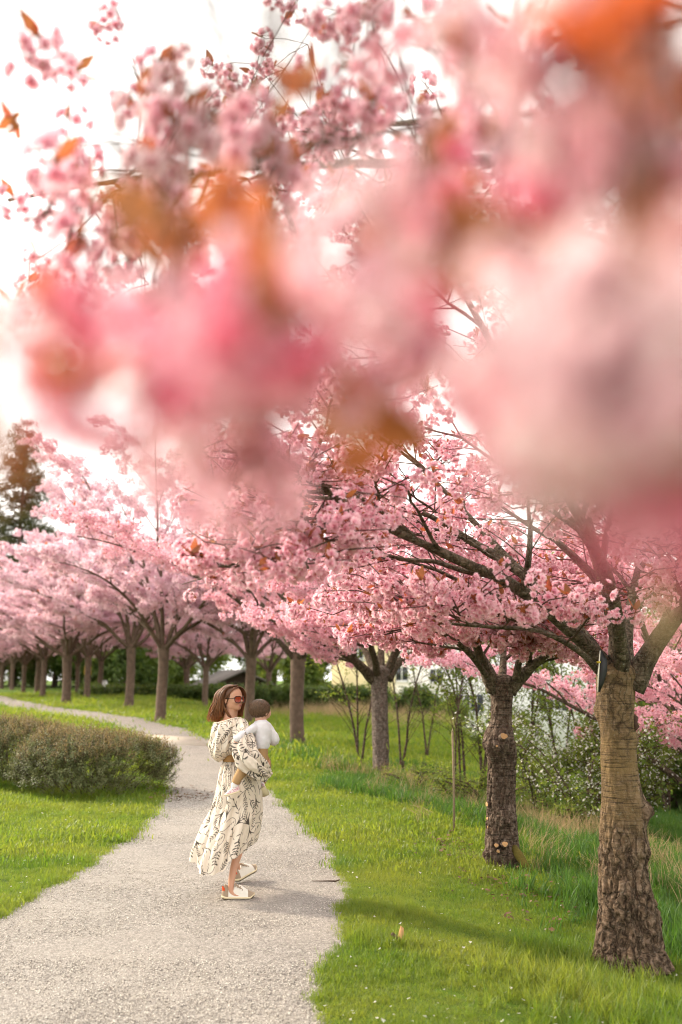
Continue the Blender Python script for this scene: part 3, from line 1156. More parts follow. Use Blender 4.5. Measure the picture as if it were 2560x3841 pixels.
q = np.random.default_rng(9)
tp, ts = [], []
for (px, py, nn, rad_, s_) in ((2330, 3660, 150, 0.30, 1.0), (2440, 3700, 120, 0.3, 1.1), (2200, 3560, 60, 0.25, 0.8), (2260, 3760, 90, 0.3, 0.9), (1480, 3420, 60, 0.16, 0.55), (1560, 3400, 50, 0.16, 0.5),
                              (1390, 3530, 50, 0.12, 0.7), (1480, 3560, 30, 0.12, 0.6), (2110, 3480, 40, 0.14, 0.8), (1960, 3500, 40, 0.2, 0.6), (1330, 3650, 30, 0.15, 0.5),
                              (1900, 3700, 40, 0.3, 0.6), (250, 3060, 60, 0.3, 0.7), (380, 3090, 40, 0.25, 0.6), (60, 3300, 40, 0.25, 0.6), (120, 3180, 40, 0.3, 0.55), (1950, 3240, 40, 0.3, 0.7), (1850, 3230, 30, 0.2, 0.6)):
    d = at(px, py, 1.0) - (0, 0, CAM_Z)
    k = -CAM_Z / d[2]
    c = d * k
    xy = c[:2] + q.normal(0, rad_, (nn, 2))
    xy = xy[path_dist(xy[:, 0], xy[:, 1]) > 0.02]
    tp.append(np.column_stack([xy, gdip(xy[:, 0], xy[:, 1])]))
    ts.append(np.full(len(xy), s_ * 0.78) * q.uniform(0.6, 1.2, len(xy)))
tp, ts = np.vstack(tp), np.concatenate(ts)
o = scatter('tussock_grass', tp, np.stack([q.normal(0, 0.2, len(tp)), q.normal(0, 0.2, len(tp)), q.uniform(0, 6.28, len(tp))], -1), ts, q.integers(0, 4, len(tp)), G_TUSS)
tag(o, 'longer bright tussocks of grass round the nearest trunk and along the path edge', 'grass')
tp, ts = [], []
for (px, py, Y, nn, rad_, s_) in ((2150, 3140, 12.5, 60, 0.5, 1.0), (2250, 3120, 12, 30, 0.4, 1.0), (1560, 2880, 17, 70, 0.8, 1.2), (1700, 2890, 15, 60, 0.7, 1.0), (1800, 2980, 13, 40, 0.5, 0.9),
                                  (2500, 3180, 9.5, 50, 0.5, 1.0), (2450, 3080, 11, 40, 0.6, 1.0), (1650, 2730, 40, 60, 2.0, 2.2), (1340, 2690, 46, 120, 2.2, 2.4), (1230, 2680, 47, 60, 1.5, 2.0), (2100, 3000, 14, 40, 0.8, 1.0)):
    c = at(px, py, Y)
    xy = c[:2] + q.normal(0, rad_, (nn, 2))
    tp.append(np.column_stack([xy, gdip(xy[:, 0], xy[:, 1])]))
    ts.append(np.full(len(xy), s_) * q.uniform(0.5, 1.2, len(xy)))
tp, ts = np.vstack(tp), np.concatenate(ts)
o = scatter('dry_grass', tp, np.stack([q.normal(0, 0.4, len(tp)), q.normal(0, 0.4, len(tp)), q.uniform(0, 6.28, len(tp))], -1), ts, q.integers(0, 3, len(tp)), G_STRAW)
tag(o, 'straw coloured dead grass in patches on the bank', 'dry grass')

# fallen petals and leaf litter
pet = [mesh_of('fallen_petal', patch(np.zeros(3), np.array((1.0, 0, 0)), np.array((0, 0, 1.0)), 0.022, 0.009, 0.3, 3, 3)[0], grid_faces(3, 3, False), [MAT['white_petal']])]
attr(pet[0], 'tip', np.linspace(0, 1, 9))
y = 5 + 12 * q.random(700) ** 1.3
x = (q.random(700) * 2 - 1) * (0.36 * y)
o = scatter('fallen_petals', np.stack([x, y, ground(x, y) + np.where(path_dist(x, y) > 0, 0.035, -0.002)], -1), q.uniform(0, 6.28, (700, 3)) * (0.12, 0.12, 1), q.uniform(0.4, 1.1, 700) * np.where(path_dist(x, y) > 0, 1, 0.35), np.zeros(700), pet)
tag(o, 'pale fallen petals and daisies dotted over the lawn', 'petals')
lit = leaf_sprig('leaf_litter', 77, 8, 0.05, 0.4, [M_leaf('dead_leaf', (0.09, 0.05, 0.025), (0.17, 0.10, 0.05), (0.1, 0.05, 0.02), (0.15, 0.08, 0.03), 0.2), MAT['twig']], length=0.02, upward=0.1, clump=0.05, twig=False)
lp = []
for (px, py, nn, rad_) in ((1760, 3190, 26, 0.22), (1900, 3260, 30, 0.28), (2020, 3300, 30, 0.25), (1640, 3150, 22, 0.25), (2120, 3390, 16, 0.25), (690, 3010, 60, 0.25), (640, 2985, 40, 0.3)):
    d = at(px, py, 1.0) - (0, 0, CAM_Z)
    c = d * (-CAM_Z / d[2])
    xy = c[:2] + q.normal(0, rad_, (nn, 2))
    lp.append(np.column_stack([xy, ground(xy[:, 0], xy[:, 1]) + np.where(path_dist(xy[:, 0], xy[:, 1]) > 0, 0.012, -0.008)]))
lp = np.vstack(lp)
o = scatter('leaf_litter', lp, q.uniform(0, 6.28, (len(lp), 3)) * (0.1, 0.1, 1), q.uniform(0.4, 0.9, len(lp)), np.zeros(len(lp)), [lit])
tag(o, 'brown dead leaves lying under the shrubs and round the knobbly trunk', 'leaf litter')


def on_ground(px, py, dz=0.0):
    d = at(px, py, 1.0) - (0, 0, CAM_Z)
    c = d * (-CAM_Z / d[2])
    return np.array((c[0], c[1], float(ground(c[0], c[1])) + dz))


# wood splinter in the lawn, twig on the path, stones at the edge
p = on_ground(1502, 3545)
e = empty('wood_chip', p, 'broken piece of pale wood with dark bark lying in the lawn', 'wood chip')
cutw = M_plain('cut_wood', (0.52, 0.30, 0.13), 0.8, 0.2, 0.25, 60)
m = MB()
m.add([(-0.018, -0.006, 0.02), (0.02, -0.008, 0.035), (0.024, 0.004, 0.10), (0.004, 0.006, 0.115), (-0.016, 0.012, 0.04), (0.02, 0.012, 0.035), (0.02, 0.016, 0.09), (0.002, 0.017, 0.105)],
      [np.array([(0, 1, 2, 3), (5, 4, 7, 6), (1, 5, 6, 2), (4, 0, 3, 7), (3, 2, 6, 7)])])
m.build('splinter', [cutw], e, False)
m = MB().tube([(-0.05, 0.0, 0.07), (-0.02, 0.005, 0.035), (0.03, 0.0, 0.02), (0.085, -0.01, 0.012)], [0.012, 0.017, 0.014, 0.006], 6)
m.build('bark_piece', [MAT['twig']], e)
p = on_ground(1225, 3308, -0.012)
e = tag(MB().tube([(-0.12, 0.01, 0.012), (-0.05, -0.005, 0.014), (0.03, 0.006, 0.013), (0.075, 0.0, 0.012), (0.11, 0.018, 0.02)], [0.003, 0.004, 0.006, 0.007, 0.004], 5).tube([(0.03, 0.006, 0.012), (0.06, 0.03, 0.012)], [0.004, 0.002], 4)
        .build('fallen_twig', [MAT['twig']]), 'thin brown twig lying on the gravel near the grass edge', 'twig')
e.location = p

# ------------------------------------------------------------------ low shrubs beside the path
def shrub(label, base, rx, ry, h, seed, n, rz=0.0):
    q = np.random.default_rng(seed)
    root = empty('low_shrub', base, label, 'shrub', 'low shrubs beside the path', rz)
    m = MB()
    for k in range(60):
        a, w = q.uniform(0, 6.28), q.random() ** 0.6
        e = np.array((math.cos(a) * rx * w, math.sin(a) * ry * w, h * q.uniform(0.5, 0.95) * (1 - 0.3 * w * w)))
        s = e * (0.45, 0.45, 0) + (q.normal(0, 0.05), q.normal(0, 0.05), -0.05)
        m.tube([s, (s + e) / 2 + q.normal(0, 0.03, 3), e], [0.007, 0.005, 0.002], 4, 0, False)
    m.build('stems', [MAT['twig']], root, kind='stuff')

    def cloud(nn, lo, hi, zlo):
        d = q.normal(0, 1, (nn, 3))
        d[:, 2] = np.abs(d[:, 2]) - zlo
        d /= np.linalg.norm(d, axis=1)[:, None]
        k = q.uniform(lo, hi, nn)
        P = d * k[:, None]
        P = np.sign(P) * np.abs(P) ** (0.86, 0.86, 0.8)
        P = P * (rx, ry, h * 0.62)
        P[:, 2] += h * 0.36
        lump = 1 + 0.10 * fnoise(P[:, 0] * 2.2 + seed, P[:, 1] * 2.2, P[:, 2] * 2.5, 3)
        P = P * lump[:, None]
        gap = fnoise(P[:, 0] * 2.6 + 3 * seed, P[:, 1] * 2.6, P[:, 2] * 3.2, 2)
        keep = (P[:, 2] > 0.01) & (gap > -0.62 + 0.5 * (1 - P[:, 2] / h) * q.random(nn))
        return P[keep], d[keep]
    P, d = cloud(n, 0.72, 1.0, 0.35)
    ro = np.stack([np.arctan2(np.hypot(d[:, 0], d[:, 1]), d[:, 2] + 0.4) * 0.6, np.zeros(len(d)), np.arctan2(d[:, 1], d[:, 0]) + math.pi / 2], -1) + q.normal(0, 0.35, (len(d), 3))
    scatter('foliage', P, ro, q.uniform(0.6, 1.15, len(P)), q.integers(0, 3, len(P)), SHRUB_SPRIG, root)
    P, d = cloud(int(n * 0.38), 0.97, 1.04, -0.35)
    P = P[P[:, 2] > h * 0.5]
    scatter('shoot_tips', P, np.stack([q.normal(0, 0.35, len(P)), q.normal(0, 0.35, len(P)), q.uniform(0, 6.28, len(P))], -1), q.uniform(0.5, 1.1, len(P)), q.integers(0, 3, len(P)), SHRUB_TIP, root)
    return root


for (x, y, rx, ry, h, lab, sd, nn) in ((-3.5, 14.4, 1.15, 0.95, 0.78, 'greenish brown low shrub whose end meets the gravel path', 1, 3000),
                                       (-5.05, 15.5, 1.25, 1.0, 0.83, 'low shrub with tan tips between two other low shrubs', 2, 2800),
                                       (-6.75, 16.8, 1.4, 1.1, 0.86, 'low shrub with reddish tips running out of the picture edge', 3, 2800)):
    shrub(lab, (x, y, float(ground(x, y))), rx, ry, h, sd, nn, 2.5)

# ------------------------------------------------------------------ hedges, far bushes, conifers
def hedge(label, x0, x1, y, zt, dep, seed, n, sl=0.0):
    q = np.random.default_rng(seed)
    z0 = float(gdip((x0 + x1) / 2, y))
    root = empty('clipped_hedge', ((x0 + x1) / 2, y, z0), label, 'hedge', 'clipped hedges across the lawn')
    h = zt - z0
    m = MB()
    for k in range(14):
        x = (q.random() - 0.5) * (x1 - x0) * 0.95
        m.tube([(x, 0, -0.1), (x + 0.1, 0, h * 0.8)], [0.03, 0.01], 4)
    m.build('stems', [MAT['bark_far']], root, kind='stuff')
    P = np.stack([(q.random(n) - 0.5) * (x1 - x0), (q.random(n) - 0.5) * dep, q.random(n) ** 0.7 * h * (1 + 0.06 * q.normal(0, 1, n))], -1)
    P[:, 2] += sl * P[:, 0]
    scatter('foliage', P, euler_for(P, q, 0.9), q.uniform(0.5, 0.9, n), q.integers(0, 3, n), DARK_SPRIG, root)


hedge('long clipped green hedge behind the trunks in front of the yellow house', -5.2, 2.4, 51, 1.05, 1.2, 1, 1700)
hedge('low clipped hedge below the dark shed roof', -14.5, -6.2, 57, 1.02, 1.6, 2, 1900)
for i, (px, Y, h, rad, lab, sp) in enumerate((
        (60, 92, 7, 4.0, 'dark green tree behind the last cherry trunks at the picture edge', 1), (200, 84, 6, 3.5, 'dark bushy tree seen between the distant cherry trunks', 1),
        (330, 88, 7, 3.8, 'mid green bushy tree behind the yellow marker', 0), (430, 76, 5.5, 3.2, 'dark green bush behind the thin far cherry trunk', 1),
        (560, 80, 6, 3.4, 'bright green bushy tree above the low hedge', 0), (700, 88, 7, 4.0, 'pale green tree behind the cherry trunk beside the shed', 0),
        (1030, 84, 7, 3.2, 'green tree between the dark shed and the yellow house', 0), (1165, 70, 4.5, 1.4, 'leafy green bush touching the wall of the yellow house', 0),
        (2480, 42, 6.0, 2.8, 'dark green tree beyond the nearest trunk at the picture edge', 1), (2620, 36, 6.5, 3.2, 'green tree cut off by the picture edge beyond the nearest trunk', 0), (2300, 52, 6.0, 3.0, 'green tree behind the nearest trunk and the white shrubs', 0),
        (2520, 19, 1.7, 1.3, 'dark green bush down the bank beyond the nearest trunk', 1),
        (1560, 46, 0.9, 0.8, 'round reddish green bush on the lawn before the white house', 1), (1680, 50, 0.9, 0.9, 'bright green garden bush under the white house windows', 0))):
    x = (px - 1280) / F * Y * CT
    broad_tree('leafy_tree' if h > 2.5 else 'garden_bush', lab, (x, Y, float(gdip(x, Y))), h, rad, 60 + i, DARK_SPRIG if sp else BIG_SPRIG, 1100 if h > 3 else 500, 'tree' if h > 2.5 else 'bush',
               'green trees beyond the lawn' if h > 2.5 else 'garden bushes by the white house', trunk_r=0.16, low=0.08, sc=1.25 if h > 3 else 0.75)


def conifer(label, base, h, rad, seed):
    q = np.random.default_rng(seed)
    root = empty('conifer', base, label, 'conifer', 'tall dark conifers')
    MB().tube([(0, 0, -0.3), (0, 0, h * 0.5), (0.1, 0, h)], [0.32, 0.2, 0.03], 8).build('trunk', [MAT['bark_far']], root)
    br, P, ro = MB(), [], []
    z = h * 0.12
    while z < h * 0.99:
        t = z / h
        L = rad * (1 - t) ** 0.75 * (0.9 + 0.25 * q.random()) + 0.25
        for k in range(8):
            a = q.uniform(0, 6.28)
            LL = L * q.uniform(0.55, 1.12)
            tip = np.array((math.cos(a) * LL, math.sin(a) * LL, z - LL * 0.22 + q.normal(0, 0.1)))
            br.tube([(0, 0, z), tip * (0.6, 0.6, 1) + (0, 0, 0.02), tip], [0.05, 0.03, 0.01], 3, 0, False)
            for s in np.arange(0.25, 1.05, 0.42 / max(LL, 0.5)):
                P.append(np.array((0, 0, z)) * (1 - s) + tip * s + q.normal(0, 0.1, 3))
                ro.append((q.uniform(1.2, 2.3), q.normal(0, 0.4), a + math.pi / 2 + q.normal(0, 0.5)))
        z += h * 0.026
    br.build('branches', [MAT['bark_far']], root, kind='stuff')
    P = np.array(P)
    scatter('needles', P, np.array(ro), q.uniform(0.7, 1.5, len(P)), q.integers(0, 3, len(P)), NEEDLE_SPRIG, root)


for (px, Y, h, rad, lab, sd) in ((75, 84, 23.0, 6.0, 'tall dark conifer rising above the pink cherry crowns', 1), (-60, 92, 17, 5.0, 'second dark conifer cut off by the picture edge', 2)):
    x = (px - 1280) / F * Y * 1.01
    conifer(lab, (x, Y, float(gdip(x, Y))), h, rad, sd)

# ------------------------------------------------------------------ houses and shed
wall_w = M_plain('white_render', (0.74, 0.73, 0.72), 0.9, 0.2, 0.06, 0.6)
wall_y = M_plain('cream_yellow_render', (0.74, 0.62, 0.36), 0.9, 0.2, 0.06, 0.6)
roof_m = M_plain('grey_roof_tile', (0.12, 0.10, 0.09), 0.85, 0.2, 0.3, 3)
frame_m = M_plain('white_window_frame', (0.78, 0.78, 0.78), 0.5, 0.4, 0.03)
n = NT('window_glass')
glass_m = n.done(n.surf((0.025, 0.03, 0.035), 0.08, None, 0.6))
shut_m = M_plain('dark_shutter', (0.05, 0.055, 0.07), 0.6, 0.3, 0.1)
wood_dk = M_plain('dark_shed_wood', (0.055, 0.035, 0.025), 0.85, 0.2, 0.4, 5)
shed_roof = M_plain('weathered_roof_felt', (0.13, 0.11, 0.10), 0.9, 0.2, 0.25, 2)


def window(root, x, z, w, h, y=0.0, shutter=False):
    m = MB()
    t = 0.09
    for lo, hi in (((x - w / 2, y - 0.05, z), (x - w / 2 + t, y + 0.03, z + h)), ((x + w / 2 - t, y - 0.05, z), (x + w / 2, y + 0.03, z + h)),
                   ((x - w / 2 + t, y - 0.05, z + h - t), (x + w / 2 - t, y + 0.03, z + h)), ((x - w / 2 + t, y - 0.05, z), (x + w / 2 - t, y + 0.03, z + t)), ((x - 0.05, y - 0.045, z + t), (x + 0.05, y + 0.02, z + h - t))):
        m.box(lo, hi)
    f = m.build('window', [frame_m], root, False)
    for s in (-1, 1):
        a, b = sorted((x + s * 0.055, x + s * (w / 2 - t - 0.004)))
        MB().box((a, y - 0.012, z + t + 0.004), (b, y + 0.012, z + h - t - 0.004)).build('pane', [glass_m], f, False)
    MB().box((x - w / 2 - 0.1, y - 0.16, z - 0.09), (x + w / 2 + 0.1, y + 0.0, z - 0.003)).build('sill', [frame_m], f, False)
    if shutter:
        for s in (-1, 1):
            m = MB()
            c = x + s * (w / 2 + w * 0.27)
            m.box((c - w * 0.24, y - 0.07, z), (c + w * 0.24, y - 0.03, z + h))
            for k in range(9):
                m.box((c - w * 0.2, y - 0.10, z + 0.08 + k * (h - 0.16) / 9), (c + w * 0.2, y - 0.072, z + 0.08 + (k + 0.6) * (h - 0.16) / 9))
            m.build('shutter', [shut_m], f, False)


def house(label, x0, x1, y, z0, eave, dep, wallm, wins, rz=0.0, gable=False):
    root = empty('house', ((x0 + x1) / 2, y, z0), label, 'house', 'houses beyond the bank', rz)
    w, H = (x1 - x0) / 2, eave - z0
    m = MB().box((-w, 0, -1), (w, dep, H))
    pk = 0.42 * (w if gable else dep / 2) * 2 * 0.9
    if gable:
        m.add([(-w, 0.0, H), (w, 0.0, H), (0, 0.0, H + pk), (-w, dep, H), (w, dep, H), (0, dep, H + pk)], [np.array([(0, 1, 2), (4, 3, 5)])])
    else:
        m.add([(-w, 0.0, H), (-w, dep, H), (-w, dep / 2, H + pk), (w, 0, H), (w, dep, H), (w, dep / 2, H + pk)], [np.array([(1, 0, 2), (3, 4, 5)])])
    m.build('wall', [wallm], root, False)
    m = MB()
    o_, t = 0.45, 0.18
    if gable:
        for s in (-1, 1):
            m.add([(s * (w + o_), -o_, H - 0.35), (s * (w + o_), dep + o_, H - 0.35), (0, dep + o_, H + pk + 0.02), (0, -o_, H + pk + 0.02),
                   (s * (w + o_), -o_, H - 0.35 + t), (s * (w + o_), dep + o_, H - 0.35 + t), (0, dep + o_, H + pk + 0.02 + t), (0, -o_, H + pk + 0.02 + t)],
                  np.array([(0, 1, 2, 3), (7, 6, 5, 4), (0, 4, 5, 1), (3, 2, 6, 7), (0, 3, 7, 4), (1, 5, 6, 2)]))
    else:
        for s in (0, 1):
            ye, ym = (-o_, dep / 2) if s == 0 else (dep + o_, dep / 2)
            m.add([(-w - o_, ye, H - 0.35), (w + o_, ye, H - 0.35), (w + o_, ym, H + pk + 0.02), (-w - o_, ym, H + pk + 0.02),
                   (-w - o_, ye, H - 0.35 + t), (w + o_, ye, H - 0.35 + t), (w + o_, ym, H + pk + 0.02 + t), (-w - o_, ym, H + pk + 0.02 + t)],
                  np.array([(0, 1, 2, 3), (7, 6, 5, 4), (0, 4, 5, 1), (3, 2, 6, 7), (0, 3, 7, 4), (1, 5, 6, 2)]))
    m.build('roof', [roof_m], root, False)
    for (wx, wz, ww, wh, sh) in wins:
        window(root, wx - (x0 + x1) / 2, wz - z0, ww, wh, 0.0, sh)
    return root


def wpt(px, py, Y):
    p = at(px, py, Y)
    return p[0], p[2]


wins = []
for px, py, ww, wh, sh in ((1508, 2556, 1.25, 1.35, False), (1637, 2562, 1.25, 1.3, False), (1632, 2668, 1.3, 1.3, False), (1503, 2660, 1.2, 1.2, False), (1765, 2672, 1.2, 1.6, True), (1930, 2560, 1.3, 1.4, False), (2080, 2665, 1.3, 1.4, True), (2230, 2570, 1.3, 1.4, False)):
    x, z = wpt(px, py, 92)
    wins.append((x, z, ww, wh, sh))
house('long white house with windows and dark shutters behind the saplings', 4.0, 27.0, 92, -5.4, 5.2, 9, wall_w, wins)
wins = [(-0.3 + 1.6, 3.2, 1.0, 1.2, False)]
house('pale yellow house wall beyond the clipped hedge', -0.75, 4.2, 78, -1.5, 4.6, 8, wall_y, wins, 0.0, True)

x, z = wpt(905, 2600, 72)
root = empty('garden_shed', (x, 72, -0.8), 'low dark wooden shed with grey roof behind the woman', 'shed', None, R(24))
H, w, dep, pk = 2.05, 2.2, 4.4, 0.95
m = MB().box((-w, 0, -0.5), (w, dep, H))
m.add([(-w, 0, H), (w, 0, H), (0, 0, H + pk)], [np.array([(0, 1, 2)])]).add([(-w, dep, H), (w, dep, H), (0, dep, H + pk)], [np.array([(1, 0, 2)])])
m.build('wall', [wood_dk], root, False)
m = MB()
for s in (-1, 1):
    ex, ez = s * (w + 0.7), H - 0.7 / w * pk
    m.add([(ex, -0.6, ez), (ex, dep + 0.6, ez), (0, dep + 0.6, H + pk + 0.03), (0, -0.6, H + pk + 0.03), (ex, -0.6, ez + 0.14), (ex, dep + 0.6, ez + 0.14), (0, dep + 0.6, H + pk + 0.17), (0, -0.6, H + pk + 0.17)],
          np.array([(0, 1, 2, 3), (7, 6, 5, 4), (0, 4, 5, 1), (3, 2, 6, 7), (0, 3, 7, 4), (1, 5, 6, 2)]))
m.build('roof', [shed_roof], root, False)
for k in range(9):
    xx = -w + 0.1 + k * (2 * w - 0.2) / 9
    MB().box((xx, -0.03, -0.4), (xx + 0.4, -0.002, H - 0.05 - 0.02)).build('plank', [wood_dk], root, False)

# small far-off things on the lawn: a yellow marker, a bench-like white patch
x, z = wpt(322, 2560, 53)
e = empty('post_sign', (x, 53.4, float(gdip(x, 53.4))), 'small yellow notice on a post among the far trunks', 'sign')
MB().tube([(0, 0, -0.2), (0, 0, 1.75)], 0.03, 6).build('post', [M_plain('grey_post', (0.2, 0.2, 0.19))], e)
MB().box((-0.18, -0.05, 1.25), (0.18, -0.032, 1.70)).build('panel', [M_plain('yellow_panel', (0.75, 0.45, 0.03), 0.5)], e, False)
x, z = wpt(388, 2604, 62)
e = empty('litter_bin', (x, 62, float(gdip(x, 62))), 'small pale bin standing on the far lawn', 'bin')
MB().tube([(0, 0, 0.1), (0, 0, 0.75)], [0.19, 0.23], 10).build('body', [frame_m], e)
MB().tube([(0, 0, 0.76), (0, 0, 0.84)], [0.24, 0.16], 10).build('lid', [M_plain('bin_lid', (0.5, 0.5, 0.48))], e)
MB().tube([(0, 0, -0.1), (0, 0, 0.1)], 0.04, 6).build('foot', [M_plain('bin_foot', (0.15, 0.15, 0.15))], e)
x, y = at(1702, 3055, 11.2)[:2]
e = empty('stake', (x, y, float(ground(x, y))), 'thin pale wooden stake standing upright on the bank before the saplings', 'stake')
MB().tube([(0, 0, -0.15), (0.01, 0, 0.5), (0.005, 0, 1.08)], 0.013, 6).build('shaft', [M_plain('grey_wood', (0.25, 0.19, 0.12), 0.9, 0.2, 0.3)], e)
MB().tube([(0.005, 0, 1.08), (0.006, 0, 1.12)], [0.013, 0.002], 6).build('tip', [M_plain('pale_end_wood', (0.42, 0.33, 0.22))], e)
x, y = at(2345, 3050, 6.55)[:2]

# ------------------------------------------------------------------ saplings and the white flowering shrub on the bank
for i, (px, Y, h, st, n_, lab) in enumerate((
        (1350, 20.5, 4.2, 3, 130, 'thin green tree growing just behind the third cherry trunk'), (1512, 21, 4.5, 2, 90, 'slim two stemmed tree on the shaded lawn edge'), (1700, 17, 4.6, 1, 200, 'straight thin sapling between the third and second cherry trunks'),
        (1735, 19, 5.2, 2, 240, 'leafy young tree in front of the white house corner'), (1800, 17.5, 4.4, 2, 330, 'dark stemmed young tree close beside the knobbly trunk'), (1985, 19, 5.0, 3, 640, 'bushy young tree behind the knobbly trunk'),
        (2090, 20, 5.0, 3, 620, 'leafy young tree between the two nearest cherry trunks'), (2210, 17, 4.2, 3, 520, 'young tree with crooked stems beside the nearest trunk'), (2480, 18, 4.0, 3, 480, 'young tree beyond the nearest trunk at the picture edge'),
        (1600, 27, 5.0, 2, 80, 'young tree with light leaves before the white house windows'))):
    x = (px - 1280) / F * Y * 0.98
    sapling(lab, (x, Y, float(gdip(x, Y))), h, 400 + i, BIG_SPRIG if Y > 30 else GREEN_SPRIG, st, 0.5, int(n_ * 0.75), 0.035 if i != 2 else 0.02, 0.15, lsc=1.1)
for i, (px, Y, h, n_, lab) in enumerate(((2020, 14.5, 2.0, 700, 'arching shrub with white flowers nearest the knobbly trunk'), (2180, 13.2, 2.0, 800, 'arching white flowered shrub between the two nearest trunks'),
                                         (2330, 14.0, 1.9, 600, 'white flowered shrub half hidden behind the nearest trunk'))):
    x = (px - 1280) / F * Y * 0.98
    sapling(lab, (x, Y, float(gdip(x, Y))), h, 430 + i, WHITE_SPRIG, 6, 1.2, int(n_ * 0.7), 0.016, 0.15, 'white flowered shrubs on the bank', 'flowering_shrub', 0.35, 1.0)
for i, (px, Y, h, n_, lab) in enumerate(((1560, 15.5, 0.8, 260, 'low brown bramble tangle behind the third cherry trunk'), (1700, 14.5, 0.9, 320, 'low bramble tangle at the foot of the straight sapling'), (1830, 14.0, 0.9, 200, 'low tangle of stems behind the knobbly trunk'), (2120, 13.0, 0.7, 300, 'low leafy tangle under the white flowered shrub'))):
    x = (px - 1280) / F * Y * 0.98
    sapling(lab, (x, Y, float(gdip(x, Y))), h, 450 + i, GREEN_SPRIG, 9, 1.7, n_, 0.008, 0.1, 'bramble tangles on the bank', 'bramble', 0.3, 0.6)
# ------------------------------------------------------------------ the cherry avenue
def D(x, y, Y):
    return at(x * 2560 / 1568.0, y * 2560 / 1568.0, Y)


def C3(x, y, Y):
    return at(1700 + 0.595 * x, 2300 + 0.595 * y, Y)


def rows(lst, Y, fn, n=200):
    """trunk centre line and radii measured from its two outlines"""
    a = [(fn(l, y, Y), fn(rr_, y, Y)) for (y, l, rr_) in lst]
    z = np.array([p[0][2] for p in a])
    C = np.array([(p[0] + p[1]) / 2 for p in a])
    rd = np.array([np.linalg.norm(p[1] - p[0]) / 2 for p in a])
    o = np.argsort(z)
    z, C, rd = z[o], C[o], rd[o]
    zz = np.linspace(z[0], z[-1], n)
    f = np.linspace(0, 1, n)

    def sp(v):
        g = np.gradient(v, z)
        i = np.clip(np.searchsorted(z, zz) - 1, 0, len(z) - 2)
        h = z[i + 1] - z[i]
        t = (zz - z[i]) / h
        return ((1 + 2 * t) * (1 - t) ** 2 * v[i] + t * (1 - t) ** 2 * h * g[i] + t * t * (3 - 2 * t) * v[i + 1] + t * t * (t - 1) * h * g[i + 1])
    return np.stack([sp(C[:, 0]), np.full(n, Y), zz], -1), sp(rd), f


def proj(P):
    d = P - (0, 0, CAM_Z)
    dep = d[:, 1] * CT + d[:, 2] * ST
    up = d[:, 2] * CT - d[:, 1] * ST
    dep = np.where(dep > 0.05, dep, 0.05)
    return 1280 + d[:, 0] / dep * F, 1920.5 - up / dep * F, dep


# nearest trunk in view
Y1 = 6.75
C, rd, f = rows([(385, 895, 1165), (440, 900, 1157), (520, 905, 1152), (650, 918, 1148), (900, 925, 1158), (1200, 932, 1200), (1300, 922, 1212), (1450, 918, 1215), (1700, 914, 1232), (1900, 912, 1275), (2000, 905, 1300), (2100, 890, 1335), (2220, 850, 1400)], Y1, C3)
rough_a = 0.020 * (1 - 0.84 * sm(0.22, 0.60, f))
rd = rd * 0.93
base1 = np.array((C[0][0], Y1, float(ground(C[0][0], Y1))))
L1 = [([D(1412, 1580, 6.75), D(1375, 1510, 6.72), D(1290, 1430, 6.55), D(1180, 1345, 6.3), D(1050, 1285, 6.05), D(930, 1230, 5.8), D(820, 1180, 5.55), D(720, 1100, 5.3), D(640, 1040, 5.1)], 0.066, 0.013),
      ([D(1412, 1570, 6.8), D(1350, 1465, 6.88), D(1210, 1330, 7.0), D(1080, 1240, 7.1), D(940, 1165, 7.2), D(800, 1150, 7.3), D(690, 1170, 7.4)], 0.046, 0.011),
      ([D(1428, 1580, 6.75), D(1418, 1450, 6.7), D(1390, 1340, 6.6), D(1355, 1220, 6.5), D(1325, 1060, 6.4), D(1300, 880, 6.3), D(1290, 650, 6.1)], 0.082, 0.015),
      ([D(1450, 1580, 6.75), D(1500, 1490, 6.68), D(1560, 1410, 6.5), D(1640, 1340, 6.3), D(1760, 1260, 6.1), D(1900, 1180, 5.9)], 0.088, 0.016),
      ([D(1440, 1570, 6.8), D(1445, 1420, 7.2), D(1470, 1290, 7.8), D(1500, 1150, 8.4), D(1480, 980, 8.8)], 0.05, 0.012),
      ([D(1432, 1570, 6.75), D(1405, 1350, 6.2), D(1310, 1150, 5.6), D(1200, 930, 5.1), D(1080, 700, 4.7), D(950, 480, 4.4)], 0.05, 0.012),
      ([D(1400, 1575, 6.75), D(1335, 1500, 6.5), D(1240, 1450, 6.2), D(1120, 1440, 5.9), D(1000, 1430, 5.7)], 0.028, 0.008),
      ([D(1500, 1490, 6.7), D(1535, 1400, 7.2), D(1545, 1310, 7.8), D(1520, 1210, 8.4)], 0.035, 0.01),
      ([D(1560, 1410, 6.5), D(1590, 1330, 6.9), D(1570, 1240, 7.3), D(1500, 1150, 7.6)], 0.03, 0.01),
      ([D(860, 1200, 5.65), D(770, 1195, 5.35), D(690, 1250, 5.1), D(590, 1300, 4.85), D(490, 1300, 4.7)], 0.02, 0.006),
      ([D(950, 1235, 5.85), D(840, 1150, 5.6), D(700, 1130, 5.4), D(560, 1150, 5.2), D(430, 1190, 5.0)], 0.024, 0.006),
      ([D(1210, 1330, 7.0), D(1090, 1200, 7.4), D(950, 1060, 7.7), D(800, 960, 8.0), D(650, 900, 8.3)], 0.03, 0.008)]
clear1 = lambda P: (lambda q: ~((q[1] > 2330) & (q[0] < 2560) & (q[1] > 2330 + 0.10 * (2000 - q[0])) & (np.abs(q[0] - 1700) < 5000)) & ~((q[0] < 660) & (q[1] > 1500)))(proj(P))
